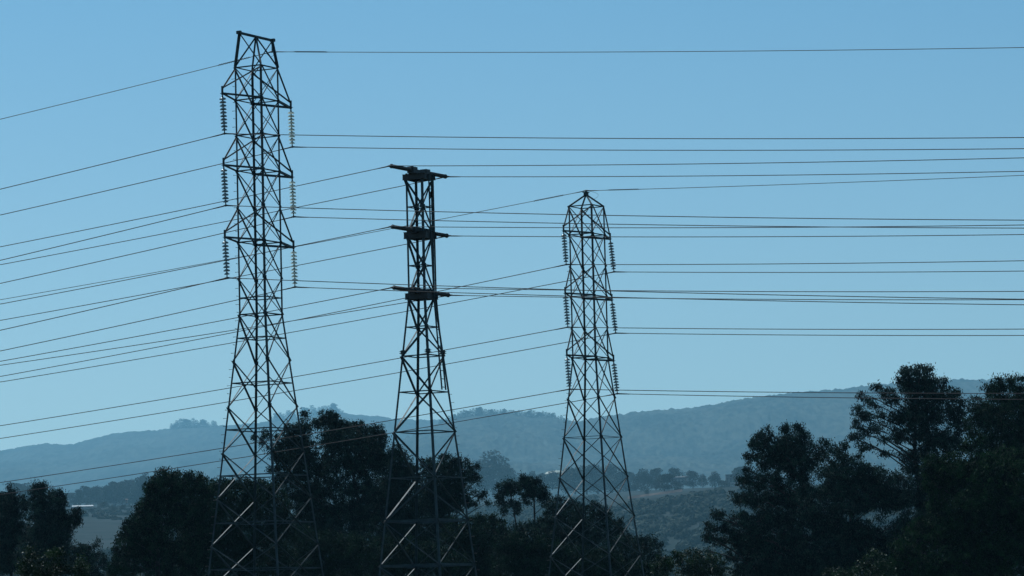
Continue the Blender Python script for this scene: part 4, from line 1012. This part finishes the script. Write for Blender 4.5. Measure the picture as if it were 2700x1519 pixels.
TANK = noise_mat('pale_tank_paint', (0.20, 0.24, 0.19), (0.28, 0.32, 0.26), 0.6, 0.6)
PALE = noise_mat('pale_render', (0.24, 0.235, 0.225), (0.32, 0.31, 0.30), 0.4, 0.8)
DARKW = noise_mat('dark_cladding', (0.05, 0.055, 0.06), (0.085, 0.09, 0.095), 0.4, 0.8)
GLZ = noise_mat('window_glass', (0.02, 0.025, 0.03), (0.04, 0.045, 0.05), 0.4, 0.1)
ROOF = noise_mat('white_sheet_roof', (0.34, 0.36, 0.37), (0.42, 0.44, 0.44), 0.3, 0.45)
EARTH = noise_mat('bare_earth', (0.10, 0.075, 0.062), (0.15, 0.115, 0.095), 0.1, 0.9)
def water_tank():
    Y = far(2900.0); b = at_y(1468, 1284, Y); s = Y / FPX; R = 32 * s; z1 = at_y(1468, 1250, Y)[2]; zt = at_y(1468, 1240.5, Y)[2]
    e = empty('water_tank', Vector((b[0], Y, b[2])), 'pale round water tank with a shallow domed roof beside the single-peaked tower', 'water tank')
    c = np.array([b[0], Y, 0.0])
    mb = MB(); mb.lathe([(R, b[2] - 3), (R, z1), (R * .98, z1)], c, n=48); mb.build('wall', TANK, e)
    mb = MB(); d = zt - z1; mb.lathe([(R * 1.02, z1 - 0.15), (R * 1.02, z1 + 0.05), (R * .9, z1 + d * .42), (R * .7, z1 + d * .72), (R * .4, z1 + d * .93), (R * .1, zt), (0.01, zt)], c, n=48); mb.build('domed_roof', TANK, e)
    mb = MB(); mb.lathe([(0.8, zt - 0.1), (0.8, zt + 1.1), (1.0, zt + 1.2), (0.1, zt + 1.7)], c, n=14); mb.build('roof_vent', TANK, e)
    mb = MB(); a = math.radians(-62); p = c + np.array([math.cos(a) * R * 1.01, math.sin(a) * R * 1.01, 0]); mb.box(p + Zu * (b[2]), p + Zu * (z1), np.array([-math.sin(a), math.cos(a), 0]), 0.5, np.array([math.cos(a), math.sin(a), 0]), 0.15); mb.build('ladder', PALE, e)
water_tank()
def house(px0, px1, py0, py1, Y, dep, name, label, wmat, roof='flat', win=4, rmat=DARKW):
    Y = far(Y)
    p0 = at_y(px0, py1, Y); p1 = at_y(px1, py0, Y); x0, x1, z0, z1 = p0[0], p1[0], p0[2] - 2.5, p1[2]
    e = empty(name, Vector(((x0 + x1) / 2, Y, z0)), label, 'building')
    mb = MB(); c = np.array([(x0 + x1) / 2, Y + dep / 2, z0]); mb.box(c, c + Zu * (z1 - z0), Xa, x1 - x0, np.array([0, 1.0, 0]), dep); mb.build('wall', wmat, e)
    mb = MB(); h = 0.5
    if roof == 'flat': mb.box(c + Zu * (z1 - z0), c + Zu * (z1 - z0 + h), Xa, x1 - x0 + 0.8, np.array([0, 1.0, 0]), dep + 0.8)
    else:
        rz = z1; r = 1.6; a = np.array([x0 - .4, Y - .5, rz]); b = np.array([x1 + .4, Y - .5, rz]); m0 = np.array([x0 - .4, Y + dep / 2, rz + r]); m1 = np.array([x1 + .4, Y + dep / 2, rz + r]); a2 = a + np.array([0, dep + 1, 0]); b2 = b + np.array([0, dep + 1, 0])
        mb.V += [a, b, m1, m0, a2, b2]; mb.F += [(0, 1, 2, 3), (3, 2, 5, 4), (0, 3, 4), (1, 5, 2), (0, 4, 5, 1)]; mb.n = 6
    mb.build('roof', rmat, e)
    wz = (z1 - z0)
    for i in range(win):
        mb = MB(); q = np.array([x0 + (x1 - x0) * (i + 0.5) / win, Y - 0.03, z0 + 2.5 + (wz - 2.5) * 0.25]); mb.box(q, q + Zu * (wz - 2.5) * 0.45, Xa, (x1 - x0) / win * 0.5, np.array([0, 1.0, 0]), 0.08); mb.build('window', GLZ, e)
    return e, (x0, x1, z0, z1)
house(1914, 1958, 1251, 1279, 2560, 9, 'flat_roofed_building', 'dark flat-roofed building on the plateau beside the right group of trees', DARKW, 'flat', 5)
house(1926, 1962, 1272, 1279.5, 2540, 3, 'terrace_annex', 'low pale annex below the dark flat-roofed building', PALE, 'flat', 3, PALE)
h, (x0, x1, z0, z1) = house(1770, 1812, 1258, 1276, 2660, 8, 'balcony_house', 'pale two-storey house with a railed balcony among the plateau trees', DARKW, 'gable', 5, DARKW)
mb = MB(); zb = (z1 + z0 + 2.5) / 2; YB = far(2660)
mb.box((x0, YB - 0.9, zb), (x1, YB - 0.9, zb), np.array([0, 1.0, 0]), 1.7, Zu, 0.25)
mb.box((x0, YB - 1.6, zb + 1.3), (x1, YB - 1.6, zb + 1.3), np.array([0, 1.0, 0]), 0.15, Zu, 0.25)
for t in np.linspace(0, 1, 14): mb.box((x0 + (x1 - x0) * t, YB - 1.6, zb), (x0 + (x1 - x0) * t, YB - 1.6, zb + 1.3), Xa, 0.28, np.array([0, 1.0, 0]), 0.1)
mb.build('balcony', PALE, h)
def slab(name, px0, px1, py0, py1, Y, dep, label, cat, mat, tilt=0.0):
    """a long low wall or roof seen edge-on; built with a footing below and a coping"""
    Y = far(Y); p0 = at_y(px0, py1, Y); p1 = at_y(px1, py0, Y); e = empty(name, Vector((p0[0], Y, p0[2])), label, cat)
    mb = MB(); a = np.array([p0[0], Y, p0[2]]); b = np.array([p1[0], Y, p0[2] + tilt]); h = max(0.4, p1[2] - p0[2])
    mb.box(a - Zu * 1.5, b - Zu * 1.5, np.array([0, 1.0, 0]), dep, Zu, 1.5 + h * .6, -0.5, 0); mb.build('wall', PALE, e)
    mb = MB(); mb.box(a + Zu * h * .62, b + Zu * h * .62, np.array([0, 1.0, 0]), dep + 0.4, Zu, h * .4, -0.5, 0); mb.build('coping', mat, e)
slab('garden_wall', 1754, 1776, 1290.4, 1293.2, 2400, 0.6, 'short pale wall under the dark wide oak on the plateau', 'wall', ROOF)
e, (x0, x1, z0, z1) = house(190, 245, 1334.5, 1338, 2420, 8, 'long_shed', 'long low shed with a bright white roof on the far left slope', PALE, 'gable', 8, ROOF)
slab('white_fence', 344, 357, 1341.5, 1343.2, 2400, 0.4, 'short white fence left of the domed tree, level with the shed', 'fence', ROOF)
slab('low_wall', 178, 184, 1319.5, 1321, 2500, 0.5, 'tiny pale wall at the edge of the rounded dark tree above the shed', 'wall', ROOF)
house(331, 336.5, 1317.5, 1322, 2560, 5, 'hut', 'tiny pinkish hut below the hazy tree row', EARTH, 'gable', 1, EARTH)
# lamp post on the plateau
pb = at_y(1851, 1282, far(2500)); pt = at_y(1851, 1251, far(2500))
e = empty('lamp_post', Vector(pb), 'thin pale lamp post on the plateau left of the flat-roofed building', 'lamp post')
mb = MB(); mb.tube([pb - Zu, (pb + pt) / 2, pt], [0.2, 0.16, 0.12], 8); mb.build('post', PALE, e)
mb = MB(); mb.box(pt + Zu * 0.1, pt + Zu * 0.1 + Xa * 1.2, np.array([0, 1.0, 0]), 0.3, Zu, 0.18); mb.build('lamp_head', PALE, e)
# the earth bank along the plateau edge
def bank():
    pxs = np.arange(1655, 1800, 3.0); V = []
    for px in pxs:
        yy = 1312 - (px - 1655) * 0.135
        for dz, dy in ((-2.2, -3.0), (1.6, 0.0), (1.7, 4.0)):
            p = at_y(px, yy, 2335 * K); V.append((p[0], 2335 * K + dy, p[2] + dz * (0.6 + 0.5 * vnoise(np.array([px / 9]), np.array([0.3]), 4)[0])))
    n = len(pxs); F = [(i*3 + j, (i+1)*3 + j, (i+1)*3 + j + 1, i*3 + j + 1) for i in range(n - 1) for j in range(2)]
    tag(link_mesh('earth_bank', mesh_from('earth_bank', V, F, EARTH)), kind='structure')
bank()
